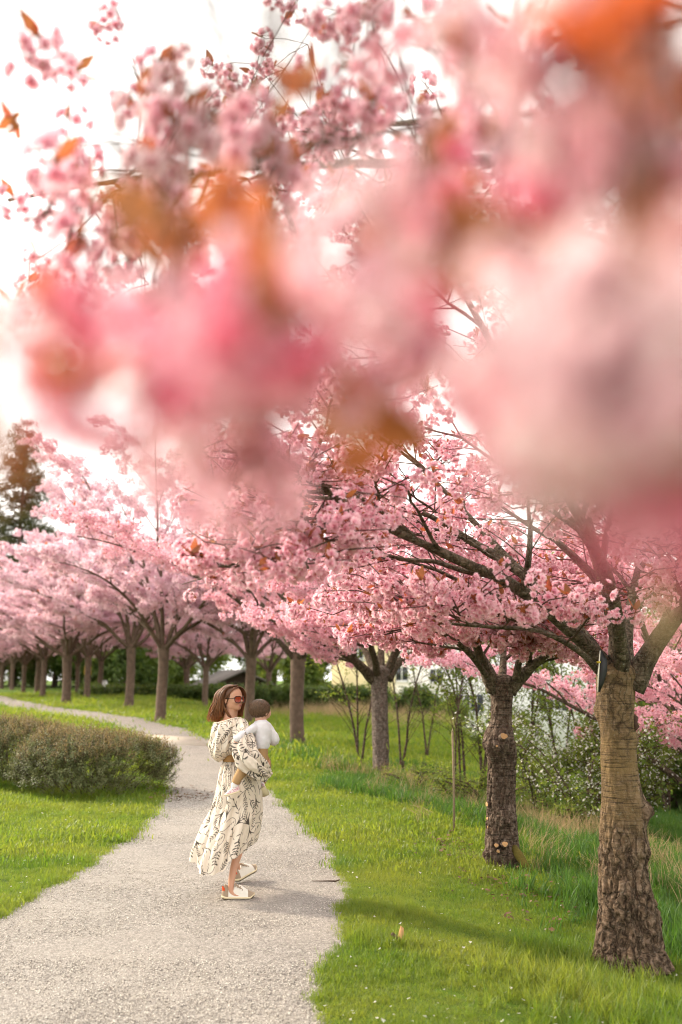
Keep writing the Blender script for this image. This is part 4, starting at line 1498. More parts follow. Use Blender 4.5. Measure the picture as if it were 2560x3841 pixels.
t1 = cherry('cherry tree with thick ochre banded trunk nearest the camera and long crooked limbs', base1, 3, 0.14, 1.9, limbs_xyz=L1, bl='near', n_sec=9, n_ter=9, bl_per=2, bl_scale=0.95,
            bark=MAT['bark_ochre'], trunk_rows=(C, rd, rough_a), bumps=((0.98, -0.35, 0.055, 0.05), (1.42, 0.05, 0.035, 0.035), (1.62, 2.9, 0.05, 0.03), (0.45, -1.5, 0.09, 0.018), (0.35, 0.0, 0.1, 0.03), (0.75, -0.5, 0.05, 0.03)),
            k_tr=130, single=300, zmin=1.75, thin=clear1)
m = MB()
for (cx, cy_, s) in ((1146, 690, 0.024),):
    p = C3(cx, cy_, Y1 - 0.03) - base1
    m.tube([p + (-0.012, 0, 0.055), p + (0.004, -0.004, 0.03), p + (0.0, -0.006, 0.004), p + (0.006, -0.004, -0.022), p + (-0.012, 0, -0.055)], [s * 0.4, s * 0.9, s * 0.7, s, s * 0.4], 9)
m.build('knot', [MAT['twig']], t1)
# the dark slat wedged beside the fork
p0, p1 = D(1379, 1495, 6.55), D(1374, 1590, 6.55)
e = empty('dark_slat', p1, 'dark narrow slat with a pale edge strapped below the fork of the nearest trunk', 'slat')
d = p0 - p1
m = MB()
prof = [(0.0, 0.006), (0.2, 0.02), (0.5, 0.032), (0.78, 0.028), (0.93, 0.014), (1.0, 0.004)]
V = []
for t, w in prof:
    c = d * t
    V += [c + (0.0, -0.012, 0), c + (w * 1.6, -0.012, 0), c + (w * 1.6, 0.012, 0), c + (0, 0.012, 0)]
m.add(V, [grid_faces(len(prof), 4), np.array([(3, 2, 1, 0)])])
m.build('board', [M_plain('black_board', (0.012, 0.012, 0.013), 0.45, 0.4)], e)
MB().tube([d * 0.0 + (-0.004, -0.014, 0), d * 0.5 + (-0.005, -0.015, 0), d + (-0.002, -0.012, 0)], [0.003, 0.005, 0.003], 5).build('edge_strip', [M_plain('pale_strip', (0.75, 0.72, 0.62), 0.4)], e)
m = MB().box(d * 0.72 + (-0.018, -0.018, -0.006), d * 0.72 + (0.004, 0.004, 0.006))
m.build('clip', [M_plain('yellow_clip', (0.55, 0.4, 0.04), 0.5)], e, False)

# second trunk, knobbly with saw cuts
Y2 = 9.7
C, rd, f = rows([(440, 238, 392), (500, 236, 382), (600, 240, 370), (690, 232, 368), (760, 200, 378), (820, 200, 386), (880, 222, 388), (1000, 224, 390), (1200, 217, 392), (1400, 211, 402), (1480, 208, 412), (1560, 205, 440), (1640, 190, 480)], Y2, C3)
rough_a = 0.017 * (1 - 0.75 * sm(0.62, 0.72, f))
base2 = np.array((C[0][0], Y2, float(ground(C[0][0], Y2))))
zc = lambda y: C3(300, y, Y2)[2]
L2 = [([C3(262, 480, Y2), C3(225, 400, 9.65), C3(172, 280, 9.6), C3(135, 150, 9.5), C3(60, -40, 9.3), C3(-60, -260, 9.0), C3(-160, -520, 8.8)], 0.085, 0.014),
      ([C3(352, 490, Y2), C3(420, 410, 9.65), C3(500, 335, 9.55), C3(590, 262, 9.4), C3(720, 150, 9.3), C3(900, 0, 9.2), C3(1100, -180, 9.1)], 0.08, 0.014),
      ([C3(310, 470, Y2), C3(315, 330, 9.9), C3(325, 150, 10.1), C3(350, -80, 10.3), C3(370, -380, 10.5)], 0.055, 0.012),
      ([C3(400, 420, 9.6), C3(415, 300, 9.5), C3(440, 180, 9.4), C3(520, 0, 9.2), C3(560, -260, 9.0)], 0.045, 0.01),
      ([C3(290, 480, Y2), C3(200, 300, 10.2), C3(60, 120, 10.9), C3(-120, -50, 11.5), C3(-300, -250, 12)], 0.05, 0.012),
      ([C3(230, 420, Y2), C3(100, 250, 9.2), C3(-60, 130, 8.8), C3(-250, 60, 8.4), C3(-420, 0, 8.2)], 0.035, 0.009)]
mask_low = lambda y0: (lambda P: proj(P)[1] < y0)
t2 = cherry('knobbly cherry tree with dark burls and fresh round saw cuts on its trunk', base2, 8, 0.14, 1.6, limbs_xyz=L2, bl='near', n_sec=8, n_ter=8, bl_per=4, bl_scale=1.15, bark=MAT['bark'],
            trunk_rows=(C, rd, rough_a), bumps=((zc(800), -2.3, 0.075, 0.06), (zc(760), -1.3, 0.055, 0.05), (zc(1230), -1.3, 0.07, 0.045), (zc(1330), -1.0, 0.035, 0.03), (zc(1450), -1.2, 0.06, 0.04), (zc(830), -0.3, 0.05, 0.02), (zc(1450), -2.7, 0.05, 0.035),
                                                (zc(1590), -0.6, 0.07, 0.05)),
            k_tr=120, single=300, zmin=1.55, thin=lambda P: (lambda q: (q[1] < 2440) | ((q[0] > 1900) & (q[1] < 2660)))(proj(P)))
cut_m = M_plain('fresh_cut_wood', (0.52, 0.30, 0.14), 0.75, 0.2, 0.25, 80)
for (cx, cy_, sz, dx, dz) in ((300, 770, 0.034, 0.15, 0.45), (257, 830, 0.012, -0.1, 0.2), (213, 1200, 0.024, -0.95, 0.0), (224, 1345, 0.018, -0.8, 0.1), (255, 1443, 0.020, -0.35, 0.25), (305, 1435, 0.027, 0.1, 0.35), (265, 1478, 0.015, -0.3, 0.0), (216, 1290, 0.015, -0.9, 0.2)):
    p = C3(cx, cy_, Y2) - base2
    nrm = np.array((dx, -math.sqrt(max(0.05, 1 - dx * dx - dz * dz)), dz))
    nrm /= np.linalg.norm(nrm)
    i = np.argmin(np.abs(C[:, 2] - base2[2] - p[2]))
    fl = np.array((nrm[0], nrm[1], 0))
    fl /= np.linalg.norm(fl)
    out = rd[i] * (-fl[1]) + 0.055
    p[1] = -out if abs(dx) < 0.7 else -0.05
    V, Fq, caps = tube([p - nrm * 0.07, p, p + nrm * 0.006], [sz * 1.35, sz * 1.12, sz * 1.05], 12)
    st = MB().add(V, [Fq] + caps).build('branch_stub', [MAT['bark']], t2)
    a = np.arange(12) / 12 * 6.283
    ref = np.cross(nrm, (0, 0, 1.0))
    ref /= np.linalg.norm(ref)
    r2 = np.cross(nrm, ref)
    V = [p + nrm * 0.012] + [p + nrm * 0.0085 + (ref * math.cos(t) + r2 * math.sin(t) * 0.85) * sz * (1 + 0.1 * math.sin(3 * t + cx)) for t in a]
    MB().add(V, np.array([(0, 1 + k, 1 + (k + 1) % 12) for k in range(12)])).build('saw_cut', [cut_m], st)
moss = M_plain('yellow_moss', (0.13, 0.105, 0.025), 0.95, 0.1, 0.4, 60, 0.5)
p = [C3(385, 1475, Y2 - 0.14) - base2, C3(415, 1525, Y2 - 0.22) - base2, C3(450, 1580, Y2 - 0.3) - base2, C3(500, 1640, Y2 - 0.36) - base2]
p = [np.array((q_[0], q_[1], max(q_[2], 0.0))) for q_ in p]
V, Fq, caps = tube(p, [0.03, 0.042, 0.036, 0.014], 10)
MB().add(V, [Fq] + caps).build('mossy_root', [moss], t2)

# third trunk
Y3 = 18.0
p3 = at(1432, 2938, Y3)
C, rd, f = rows([(2515, 1386, 1470), (2560, 1392, 1456), (2620, 1394, 1455), (2700, 1396, 1457), (2800, 1398, 1460), (2900, 1398, 1464), (2945, 1394, 1472), (3000, 1390, 1476)], Y3, lambda x, y, Y: at(x, y, Y), 40)
base3 = np.array((C[0][0], Y3, float(ground(C[0][0], Y3))))
Q = lambda x, y, Y: at(x, y, Y)
L3 = [([Q(1405, 2550, Y3), Q(1360, 2505, 17.8), Q(1310, 2465, 17.5), Q(1225, 2420, 17.2), Q(1120, 2370, 17), Q(980, 2310, 16.8)], 0.12, 0.02),
      ([Q(1450, 2545, Y3), Q(1490, 2490, 18.1), Q(1560, 2450, 18.3), Q(1650, 2405, 18.5), Q(1760, 2370, 18.7), Q(1900, 2320, 19)], 0.12, 0.02),
      ([Q(1425, 2540, Y3), Q(1430, 2450, 18.2), Q(1425, 2360, 18.4), Q(1410, 2240, 18.5), Q(1390, 2080, 18.6)], 0.09, 0.02),
      ([Q(1450, 2530, Y3), Q(1485, 2440, 17.8), Q(1510, 2330, 17.4), Q(1540, 2180, 17), Q(1560, 2000, 16.6)], 0.09, 0.02),
      ([Q(1410, 2540, Y3), Q(1370, 2440, 18.6), Q(1300, 2320, 19.2), Q(1210, 2200, 19.7), Q(1100, 2050, 20)], 0.08, 0.02),
      ([Q(1420, 2540, Y3), Q(1400, 2450, 17.2), Q(1360, 2350, 16.2), Q(1280, 2240, 15.4), Q(1150, 2120, 14.8)], 0.08, 0.018),
      ([Q(1440, 2535, Y3), Q(1500, 2430, 19), Q(1580, 2300, 20), Q(1700, 2160, 20.8), Q(1800, 2040, 21)], 0.08, 0.018)]
t3 = cherry('straight grey cherry trunk in front of the yellow house', base3, 12, 0.15, 1.9, limbs_xyz=L3, bl='mid', n_sec=9, n_ter=9, bl_per=5, bl_scale=1.35, trunk_rows=(C, rd, 0.006 * np.ones(len(f))), k_tr=40, bark=MAT['bark_grey'], single=120, zmin=1.75,
            thin=mask_low(2500))

# the rest of the avenue
AV = [(1117, 23.5, 0.16, 2.15, 4.3, 'stout dark cherry trunk standing behind the baby', 21), (939, 31.0, 0.15, 2.2, 4.5, 'cherry tree directly behind the woman', 22), (609, 31.5, 0.16, 2.3, 4.8, 'large spreading cherry tree above the path bend', 23),
      (488, 41.0, 0.17, 2.5, 4.8, 'cherry tree standing just beyond the large spreading one', 24), (250, 44.0, 0.19, 2.2, 4.0, 'cherry tree forking low with flared base above the shrubs', 25)]
built = []
for px, Y, tr, fk, rc, lab, sd in AV:
    x = (px - 1280) / F * Y * 0.985
    built.append(cherry(lab, (x, Y, float(gdip(x, Y))), sd, tr, fk, n_limb=10, reach=rc * 1.26, bl='far' if Y > 28 else 'mid', n_sec=10, n_ter=9, bl_per=4, bl_scale=1.75 if Y > 28 else 1.6, bark=MAT['bark_far'], rough=0.01, zmin=fk + 0.0, t0=0.10))
for (px, Y, k, rz, sc, lab) in ((772, 45.0, 1, 1.0, 0.85, 'small cherry tree with a stump sprout beside the shed'), (328, 52.0, 2, 2.0, 0.95, 'thin cherry trunk carrying the yellow notice'), (163, 55.0, 3, 0.7, 0.85, 'cherry tree leaning slightly behind the low forking one'),
                               (143, 66.0, 4, 4.0, 0.95, 'dark cherry trunk just behind the leaning one'), (89, 64.0, 2, 5.2, 0.80, 'third cherry trunk from the picture edge in the far row'), (45, 74.0, 3, 3.3, 0.80, 'second cherry trunk from the picture edge in the far row'),
                               (6, 78.0, 4, 1.9, 0.80, 'last cherry trunk at the picture edge in the far row'), (290, 63.0, 1, 3.0, 0.85, 'far slim cherry trunk between the forking one and the notice'), (376, 60.0, 2, 0.2, 0.9, 'slender far cherry trunk beside the pale bin'),
                               (-90, 58.0, 3, 2.6, 0.72, 'cherry crown overhanging from beyond the picture edge'), (700, 58.0, 4, 1.2, 0.9, 'distant cherry trunk before the low hedge'), (1010, 52.0, 2, 2.9, 0.85, 'far cherry tree hidden behind the stout dark trunk'),
                               (120, 96.0, 3, 0.4, 1.0, 'faint cherry tree at the very end of the avenue'), (210, 90.0, 2, 1.4, 0.95, 'faint distant cherry tree near the end of the avenue')):
    x = (px - 1280) / F * Y * 0.985
    copy_tree(built[k], (x, Y, float(gdip(x, Y))), rz, sc, lab)
# pink crowns past the nearest trunk, further along the bank
for (px, Y, k, rz, sc, lab) in ((2610, 14.0, 0, 2.2, 0.72, 'pink cherry crown hanging low beyond the nearest trunk'),):
    x = (px - 1280) / F * Y * 0.985
    copy_tree(built[k], (x, Y, float(gdip(x, Y)) - 0.9), rz, sc, lab)

# ------------------------------------------------------------------ the cherry tree over the camera
b0 = np.array((2.75, 1.25, float(ground(2.75, 1.25))))
B_ = lambda *p: np.array(p)
L0 = [([B_(2.75, 1.25, 1.7), B_(1.95, 1.85, 2.4), B_(1.15, 2.45, 2.95), B_(0.25, 3.05, 3.3), B_(-0.7, 3.6, 3.55), B_(-1.5, 4.2, 3.75)], 0.052, 0.008),
      ([B_(2.75, 1.25, 1.7), B_(1.8, 1.15, 2.35), B_(0.9, 1.0, 2.75), B_(0.0, 1.0, 2.95), B_(-0.8, 1.3, 3.1), B_(-1.5, 1.8, 3.2)], 0.042, 0.006),
      ([B_(2.75, 1.25, 1.7), B_(2.0, 2.4, 2.5), B_(1.35, 3.6, 3.15), B_(0.75, 4.7, 3.65), B_(0.2, 5.6, 4.0)], 0.055, 0.010),
      ([B_(2.75, 1.25, 1.7), B_(3.5, 0.4, 2.5), B_(4.3, -0.5, 3.2)], 0.07, 0.02),
      ([B_(2.75, 1.25, 1.7), B_(2.3, 0.6, 2.7), B_(1.6, 0.1, 3.5), B_(0.8, -0.3, 4.0)], 0.06, 0.015),
      ([B_(1.15, 2.45, 2.95), B_(0.6, 2.15, 2.92), B_(0.05, 2.0, 2.78), B_(-0.4, 2.0, 2.66), B_(-0.75, 2.1, 2.62)], 0.010, 0.003)]
clear0 = lambda P: (lambda q: (q[1] < 1150) & (q[2] > 1.5) & (q[0] > 1000 + 0.0 * q[1]) & ~((q[0] < 1500) & (q[1] < 420)) & ~((q[0] > 1950) & (q[1] > 250) & (q[1] < 620)))(proj(P))
t0 = cherry('blurred cherry tree whose blossom hangs right before the camera', b0, 31, 0.13, 1.7, limbs_xyz=L0, bl='near', n_sec=6, n_ter=6, bl_per=2, bl_scale=0.85, bark=MAT['bark'], zmin=2.3, thin=clear0)
LIMB = np.vstack([np.array([P[0] + (np.array(P[k + 1]) - P[k]) * 0 for k in range(1)]) if False else np.vstack([np.array(P[k]) + (np.array(P[k + 1]) - P[k]) * s for k in range(len(P) - 1) for s in (0, 0.25, 0.5, 0.75)]) for P, _, _ in L0])
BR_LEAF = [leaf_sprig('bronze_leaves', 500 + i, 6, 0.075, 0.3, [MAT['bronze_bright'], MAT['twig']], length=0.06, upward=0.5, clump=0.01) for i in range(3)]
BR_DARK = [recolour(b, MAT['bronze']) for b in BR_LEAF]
tw = MB()
q = np.random.default_rng(77)


def spray(x, y, Y, n, spread, kind='P', sc=1.0):
    c = D(x, y, Y)
    cand = LIMB[np.argsort(np.linalg.norm(LIMB - c - (0, 0, 0.35), axis=1))[:4]]
    a = cand[q.integers(0, 2)]
    mid = (a + c) / 2 + q.normal(0, 0.05, 3) + (0, 0, 0.05)
    top = c + (q.normal(0, 0.02), q.normal(0, 0.02), 0.07)
    t = np.linspace(0, 1, 9)[:, None]
    P = (1 - t) ** 3 * a + 3 * (1 - t) ** 2 * t * mid + 3 * (1 - t) * t * t * (top * 0.7 + mid * 0.3) + t ** 3 * top
    tw.tube(P - b0, np.linspace(0.0036 if Y > 1 else 0.0017, 0.0014, 9), 5, 0, False)
    sc = sc * (0.80 if kind in 'PWR' else 0.72)
    for k in range(n):
        p = c + (q.normal(0, spread, 3) if n > 1 or spread else 0)
        if np.linalg.norm(p - (0, 0, CAM_Z)) < 0.27:
            p = (0, 0, CAM_Z) + (p - (0, 0, CAM_Z)) / np.linalg.norm(p - (0, 0, CAM_Z)) * 0.3
        tw.tube([top - b0, (top + p) / 2 + (0, 0, 0.015) - b0, p - b0], [0.0022, 0.0018, 0.0012], 4, 0, False)
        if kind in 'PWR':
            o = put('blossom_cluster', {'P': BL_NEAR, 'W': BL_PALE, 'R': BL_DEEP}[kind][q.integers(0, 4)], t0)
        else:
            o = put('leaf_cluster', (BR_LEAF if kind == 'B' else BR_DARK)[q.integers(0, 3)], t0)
        o.location = p - b0
        o.rotation_euler = (q.normal(0, 0.5), q.normal(0, 0.5), q.uniform(0, 6.28))
        s = sc * q.uniform(0.85, 1.2)
        o.scale = (s, s, s)


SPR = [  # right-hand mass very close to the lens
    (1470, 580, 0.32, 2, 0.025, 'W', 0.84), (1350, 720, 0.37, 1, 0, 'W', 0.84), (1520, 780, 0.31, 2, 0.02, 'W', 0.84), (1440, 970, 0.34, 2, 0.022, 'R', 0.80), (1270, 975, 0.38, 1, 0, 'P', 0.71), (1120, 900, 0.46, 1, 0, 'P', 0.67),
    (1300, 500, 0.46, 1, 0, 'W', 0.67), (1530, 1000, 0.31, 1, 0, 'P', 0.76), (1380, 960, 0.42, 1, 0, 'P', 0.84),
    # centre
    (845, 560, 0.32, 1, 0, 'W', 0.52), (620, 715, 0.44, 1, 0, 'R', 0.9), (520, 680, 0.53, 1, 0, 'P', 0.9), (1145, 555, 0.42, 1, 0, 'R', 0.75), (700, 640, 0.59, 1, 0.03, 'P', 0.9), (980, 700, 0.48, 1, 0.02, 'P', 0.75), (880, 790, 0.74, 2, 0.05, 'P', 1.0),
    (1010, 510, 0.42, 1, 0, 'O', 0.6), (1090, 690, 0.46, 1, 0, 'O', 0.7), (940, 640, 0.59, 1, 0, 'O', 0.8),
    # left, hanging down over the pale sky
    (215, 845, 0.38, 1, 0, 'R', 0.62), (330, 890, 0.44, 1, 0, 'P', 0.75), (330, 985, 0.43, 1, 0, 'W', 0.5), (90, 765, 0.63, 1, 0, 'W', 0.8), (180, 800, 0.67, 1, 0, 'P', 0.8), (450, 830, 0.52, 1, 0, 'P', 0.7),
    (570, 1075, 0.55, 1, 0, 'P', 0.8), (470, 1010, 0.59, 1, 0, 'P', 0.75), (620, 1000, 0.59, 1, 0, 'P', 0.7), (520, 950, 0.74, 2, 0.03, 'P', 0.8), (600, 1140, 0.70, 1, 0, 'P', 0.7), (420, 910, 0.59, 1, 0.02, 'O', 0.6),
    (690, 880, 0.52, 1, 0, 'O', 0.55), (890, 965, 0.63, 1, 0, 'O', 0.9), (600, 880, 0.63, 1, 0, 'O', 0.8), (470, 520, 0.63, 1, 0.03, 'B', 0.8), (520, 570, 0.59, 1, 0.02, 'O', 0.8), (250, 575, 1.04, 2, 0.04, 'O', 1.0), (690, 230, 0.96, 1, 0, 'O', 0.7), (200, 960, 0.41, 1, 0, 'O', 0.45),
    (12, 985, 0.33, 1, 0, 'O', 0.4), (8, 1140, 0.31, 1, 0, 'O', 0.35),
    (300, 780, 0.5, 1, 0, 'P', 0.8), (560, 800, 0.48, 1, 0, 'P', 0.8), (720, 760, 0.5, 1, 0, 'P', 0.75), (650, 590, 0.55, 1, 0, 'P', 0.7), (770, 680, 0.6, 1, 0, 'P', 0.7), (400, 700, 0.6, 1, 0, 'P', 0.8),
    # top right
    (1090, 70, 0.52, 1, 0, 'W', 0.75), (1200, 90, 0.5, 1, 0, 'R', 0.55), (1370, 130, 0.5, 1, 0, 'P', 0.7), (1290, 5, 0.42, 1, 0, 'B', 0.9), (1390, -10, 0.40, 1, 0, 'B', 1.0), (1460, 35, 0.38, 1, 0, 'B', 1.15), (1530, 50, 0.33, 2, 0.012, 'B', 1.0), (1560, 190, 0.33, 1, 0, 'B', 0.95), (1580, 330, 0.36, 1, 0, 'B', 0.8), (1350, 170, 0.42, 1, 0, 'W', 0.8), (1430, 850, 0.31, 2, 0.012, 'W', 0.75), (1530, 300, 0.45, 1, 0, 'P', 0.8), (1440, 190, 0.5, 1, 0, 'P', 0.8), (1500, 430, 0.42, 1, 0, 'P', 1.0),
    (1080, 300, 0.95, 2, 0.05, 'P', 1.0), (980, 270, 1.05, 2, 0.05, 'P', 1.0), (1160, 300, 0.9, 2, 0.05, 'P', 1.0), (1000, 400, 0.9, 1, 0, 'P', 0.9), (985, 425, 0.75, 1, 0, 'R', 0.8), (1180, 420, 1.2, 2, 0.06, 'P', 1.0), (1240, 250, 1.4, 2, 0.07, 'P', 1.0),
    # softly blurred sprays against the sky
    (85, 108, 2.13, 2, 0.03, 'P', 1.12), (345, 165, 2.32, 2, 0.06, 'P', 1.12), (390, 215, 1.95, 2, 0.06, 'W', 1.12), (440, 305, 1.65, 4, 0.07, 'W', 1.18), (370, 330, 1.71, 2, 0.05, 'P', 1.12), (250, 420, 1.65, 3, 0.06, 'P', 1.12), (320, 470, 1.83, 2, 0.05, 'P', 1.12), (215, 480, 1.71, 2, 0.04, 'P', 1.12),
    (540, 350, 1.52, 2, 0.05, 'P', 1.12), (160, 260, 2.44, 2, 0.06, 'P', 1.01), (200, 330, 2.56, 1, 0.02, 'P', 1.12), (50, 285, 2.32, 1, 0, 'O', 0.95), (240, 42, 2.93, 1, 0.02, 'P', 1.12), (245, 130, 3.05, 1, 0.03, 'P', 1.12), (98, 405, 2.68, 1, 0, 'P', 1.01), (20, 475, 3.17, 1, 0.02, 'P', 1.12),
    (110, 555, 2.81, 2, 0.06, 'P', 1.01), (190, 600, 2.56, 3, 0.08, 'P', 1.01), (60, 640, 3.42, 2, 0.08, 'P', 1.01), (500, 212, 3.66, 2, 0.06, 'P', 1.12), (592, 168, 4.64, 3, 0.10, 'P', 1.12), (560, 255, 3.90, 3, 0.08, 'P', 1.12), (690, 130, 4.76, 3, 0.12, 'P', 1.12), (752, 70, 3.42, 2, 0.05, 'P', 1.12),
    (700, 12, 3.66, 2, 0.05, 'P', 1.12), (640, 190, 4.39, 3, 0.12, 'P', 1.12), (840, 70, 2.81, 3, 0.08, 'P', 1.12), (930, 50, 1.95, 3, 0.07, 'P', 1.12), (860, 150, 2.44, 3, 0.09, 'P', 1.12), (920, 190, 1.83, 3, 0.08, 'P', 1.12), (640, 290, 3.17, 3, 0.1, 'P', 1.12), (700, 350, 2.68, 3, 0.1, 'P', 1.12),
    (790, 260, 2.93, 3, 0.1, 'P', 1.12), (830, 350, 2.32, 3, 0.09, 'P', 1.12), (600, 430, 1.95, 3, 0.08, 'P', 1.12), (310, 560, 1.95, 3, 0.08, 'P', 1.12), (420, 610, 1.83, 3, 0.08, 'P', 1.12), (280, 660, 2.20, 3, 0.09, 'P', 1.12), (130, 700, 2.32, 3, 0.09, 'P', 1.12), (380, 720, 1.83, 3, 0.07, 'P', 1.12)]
for s in SPR:
    spray(*s)
for k in range(34):
    x, y = q.uniform(560, 1330), q.uniform(260, 900)
    spray(x, y, q.uniform(1.6, 4.6), q.integers(2, 4), 0.10, 'P' if q.random() < 0.94 else 'O', 1.0)
for k in range(9):
    spray(q.uniform(200, 560), q.uniform(450, 720), q.uniform(2.2, 4.2), 2, 0.09, 'P', 1.0)
tw.build('twigs', [MAT['twig']], t0, kind='stuff')
p = D(1500, 1335, 0.46)
m = MB()
V, Fq, T = patch(np.zeros(3), np.array((0.12, 0.05, -0.99)), np.array((0.2, -0.97, 0.1)), 0.034, 0.0065, 0.25, 5, 3, 0)
m.add(V, Fq).tube([(-0.002, 0, 0.06), (0, 0, 0.03), (0, 0, 0)], [0.0008, 0.0008, 0.001], 5)
lf = m.mesh('hanging_leaf', [MAT['straw']])
attr(lf, 'tip', np.full(len(lf.vertices), 0.4))
o = put('hanging_leaf', lf, t0)
o.location = p - b0
# ------------------------------------------------------------------ the woman carrying a baby
Y0 = 7.86
MM = 1.0 / 2.614 / F * (Y0 * CT - (CAM_Z - 0.8) * ST)      # metres per outline unit at her distance


def W(cx, cy, dy=0.0):
    """point at depth dy behind her near foot, given in units of her enlarged outline"""
    return at(640 + cx / 2.614, 2500 + cy / 2.614, Y0 + dy)


def cub(x, y, xx):
    x, y = np.asarray(x, float), np.asarray(y, float)
    d = np.diff(y) / np.diff(x)
    g = np.zeros(len(x))
    g[0], g[-1] = d[0], d[-1]
    for i in range(1, len(x) - 1):
        g[i] = 0 if d[i - 1] * d[i] <= 0 else 2 * d[i - 1] * d[i] / (d[i - 1] + d[i])
    i = np.clip(np.searchsorted(x, xx) - 1, 0, len(x) - 2)
    h = x[i + 1] - x[i]
    t = (xx - x[i]) / h
    return (1 + 2 * t) * (1 - t) ** 2 * y[i] + t * (1 - t) ** 2 * h * g[i] + t * t * (3 - 2 * t) * y[i + 1] + t * t * (t - 1) * h * g[i + 1]


def loft_rows(rows_, n, k, nrm=2.0):
    """rows_: (cy, left, right, depth centre, half depth) -> (n, k, 3) rings, theta 0 = right, 90 deg = camera side"""
    A = np.array(rows_, float)
    cy = np.linspace(A[0, 0], A[-1, 0], n)
    l, r_, dc, hd = (cub(A[:, 0], A[:, j], cy) for j in (1, 2, 3, 4))
    th = np.arange(k) / k * 2 * math.pi
    c = np.array([W((a + b) / 2, y, 0) for a, b, y in zip(l, r_, cy)])
    ct, st_ = np.cos(th), np.sin(th)
    f = (np.abs(ct) ** nrm + np.abs(st_) ** nrm) ** (-1 / nrm)
    V = np.zeros((n, k, 3))
    V[..., 0] = c[:, 0:1] + ((r_ - l) / 2 * MM)[:, None] * (ct * f)[None, :]
    V[..., 1] = Y0 + dc[:, None] - hd[:, None] * (st_ * f)[None, :]
    V[..., 2] = c[:, 2:3]
    return V, th, cy


def spline(pts, n):
    P = np.asarray(pts, float)
    d = np.concatenate([[0], np.cumsum(np.linalg.norm(np.diff(P, axis=0), axis=1) + 1e-6)])
    t = np.linspace(0, d[-1], n)
    g = np.gradient(P, d, axis=0)
    i = np.clip(np.searchsorted(d, t) - 1, 0, len(d) - 2)
    h = (d[i + 1] - d[i])[:, None]
    u = ((t - d[i]) / (d[i + 1] - d[i]))[:, None]
    return (1 + 2 * u) * (1 - u) ** 2 * P[i] + u * (1 - u) ** 2 * h * g[i] + u * u * (3 - 2 * u) * P[i + 1] + u * u * (u - 1) * h * g[i + 1]


def limb(pts, rad, n=24, k=16):
    P = spline(pts, n)
    s = np.linspace(0, len(rad) - 1, n)
    return tube(P, np.interp(s, np.arange(len(rad)), rad), k)


def ball(c, rx, ry, rz, n=14, k=18, rot=None):
    a = np.linspace(0, math.pi, n)
    th = np.arange(k) / k * 2 * math.pi
    V = np.stack([np.sin(a)[:, None] * np.cos(th) * rx, np.sin(a)[:, None] * np.sin(th) * ry, -np.cos(a)[:, None] * np.ones(k) * rz], -1).reshape(-1, 3)
    if rot is not None:
        V = V @ np.asarray(rot).T
    return V + c, [grid_faces(n, k)]


def fuse(name, m, voxel, smooth_it, mats):
    """join closed pieces into one continuous skin"""
    tmp = bpy.data.objects.new('tmp', m.mesh('tmp'))
    COL.objects.link(tmp)
    md = tmp.modifiers.new('r', 'REMESH')
    md.mode = 'VOXEL'
    md.voxel_size = voxel
    ms = tmp.modifiers.new('s', 'SMOOTH')
    ms.factor, ms.iterations = 0.5, smooth_it
    dg = bpy.context.evaluated_depsgraph_get()
    me = bpy.data.meshes.new_from_object(tmp.evaluated_get(dg))
    me.name = name
    bpy.data.objects.remove(tmp)
    me.materials.clear()
    for q_ in mats:
        me.materials.append(q_)
    me.polygons.foreach_set('use_smooth', np.ones(len(me.polygons), dtype=bool))
    me.polygons.foreach_set('material_index', np.zeros(len(me.polygons), dtype=np.int32))
    return me


def verts_of(me):
    a = np.zeros(len(me.vertices) * 3, dtype=np.float32)
    me.vertices.foreach_get('co', a)
    return a.reshape(-1, 3)


# ---- materials
def skin_mat(name, base, red):
    n = NT(name)
    c = n.coord('Object')
    a = n.n('ShaderNodeAttribute', attribute_name='lip').outputs['Fac']
    col = n.mix(n.ramp(n.noise(9, 3, 0.5, c), [(0.35, (0,) * 3), (0.7, (0.35,) * 3)]), base, red)
    col = n.mix(a, col, (0.42, 0.13, 0.12))
    p = n.surf(col, 0.5, None, 0.35)
    p.inputs['Subsurface Weight'].default_value = 0.12
    p.inputs['Subsurface Radius'].default_value = (0.012, 0.005, 0.003)
    p.inputs['Subsurface Scale'].default_value = 0.6
    return n.done(p)


skin_m = skin_mat('skin', (0.52, 0.29, 0.19), (0.52, 0.23, 0.16))
baby_skin = skin_mat('baby_skin', (0.60, 0.35, 0.26), (0.60, 0.27, 0.2))


def cloth_mat(name, base, printed=True, tr=0.22):
    n = NT(name)
    c = n.coord('Object')
    w = n.noise(220, 2, 0.6, c)
    b = n.mix(n.ramp(n.noise(14, 4, 0.6, c), [(0.3, (0,) * 3), (0.75, (0.5,) * 3)]), base, tuple(v * 0.85 for v in base))
    if printed:
        b = n.mix(n.math('MULTIPLY', n.attr('print'), 0.93), b, (0.030, 0.024, 0.022))
    return n.leafy(b, b, tr, 0.9, 0.1, n.bump(w, 0.35, 0.002))


dress_m = cloth_mat('cream_printed_linen', (0.80, 0.71, 0.60))
shirt_m = cloth_mat('white_cotton', (0.82, 0.81, 0.84), False, 0.18)
pants_m = cloth_mat('tan_cotton', (0.43, 0.27, 0.135), False, 0.08)
belt_m = cloth_mat('brown_belt', (0.30, 0.17, 0.07), False, 0.05)  # undergarment in the waist opening, its shade put into the brown


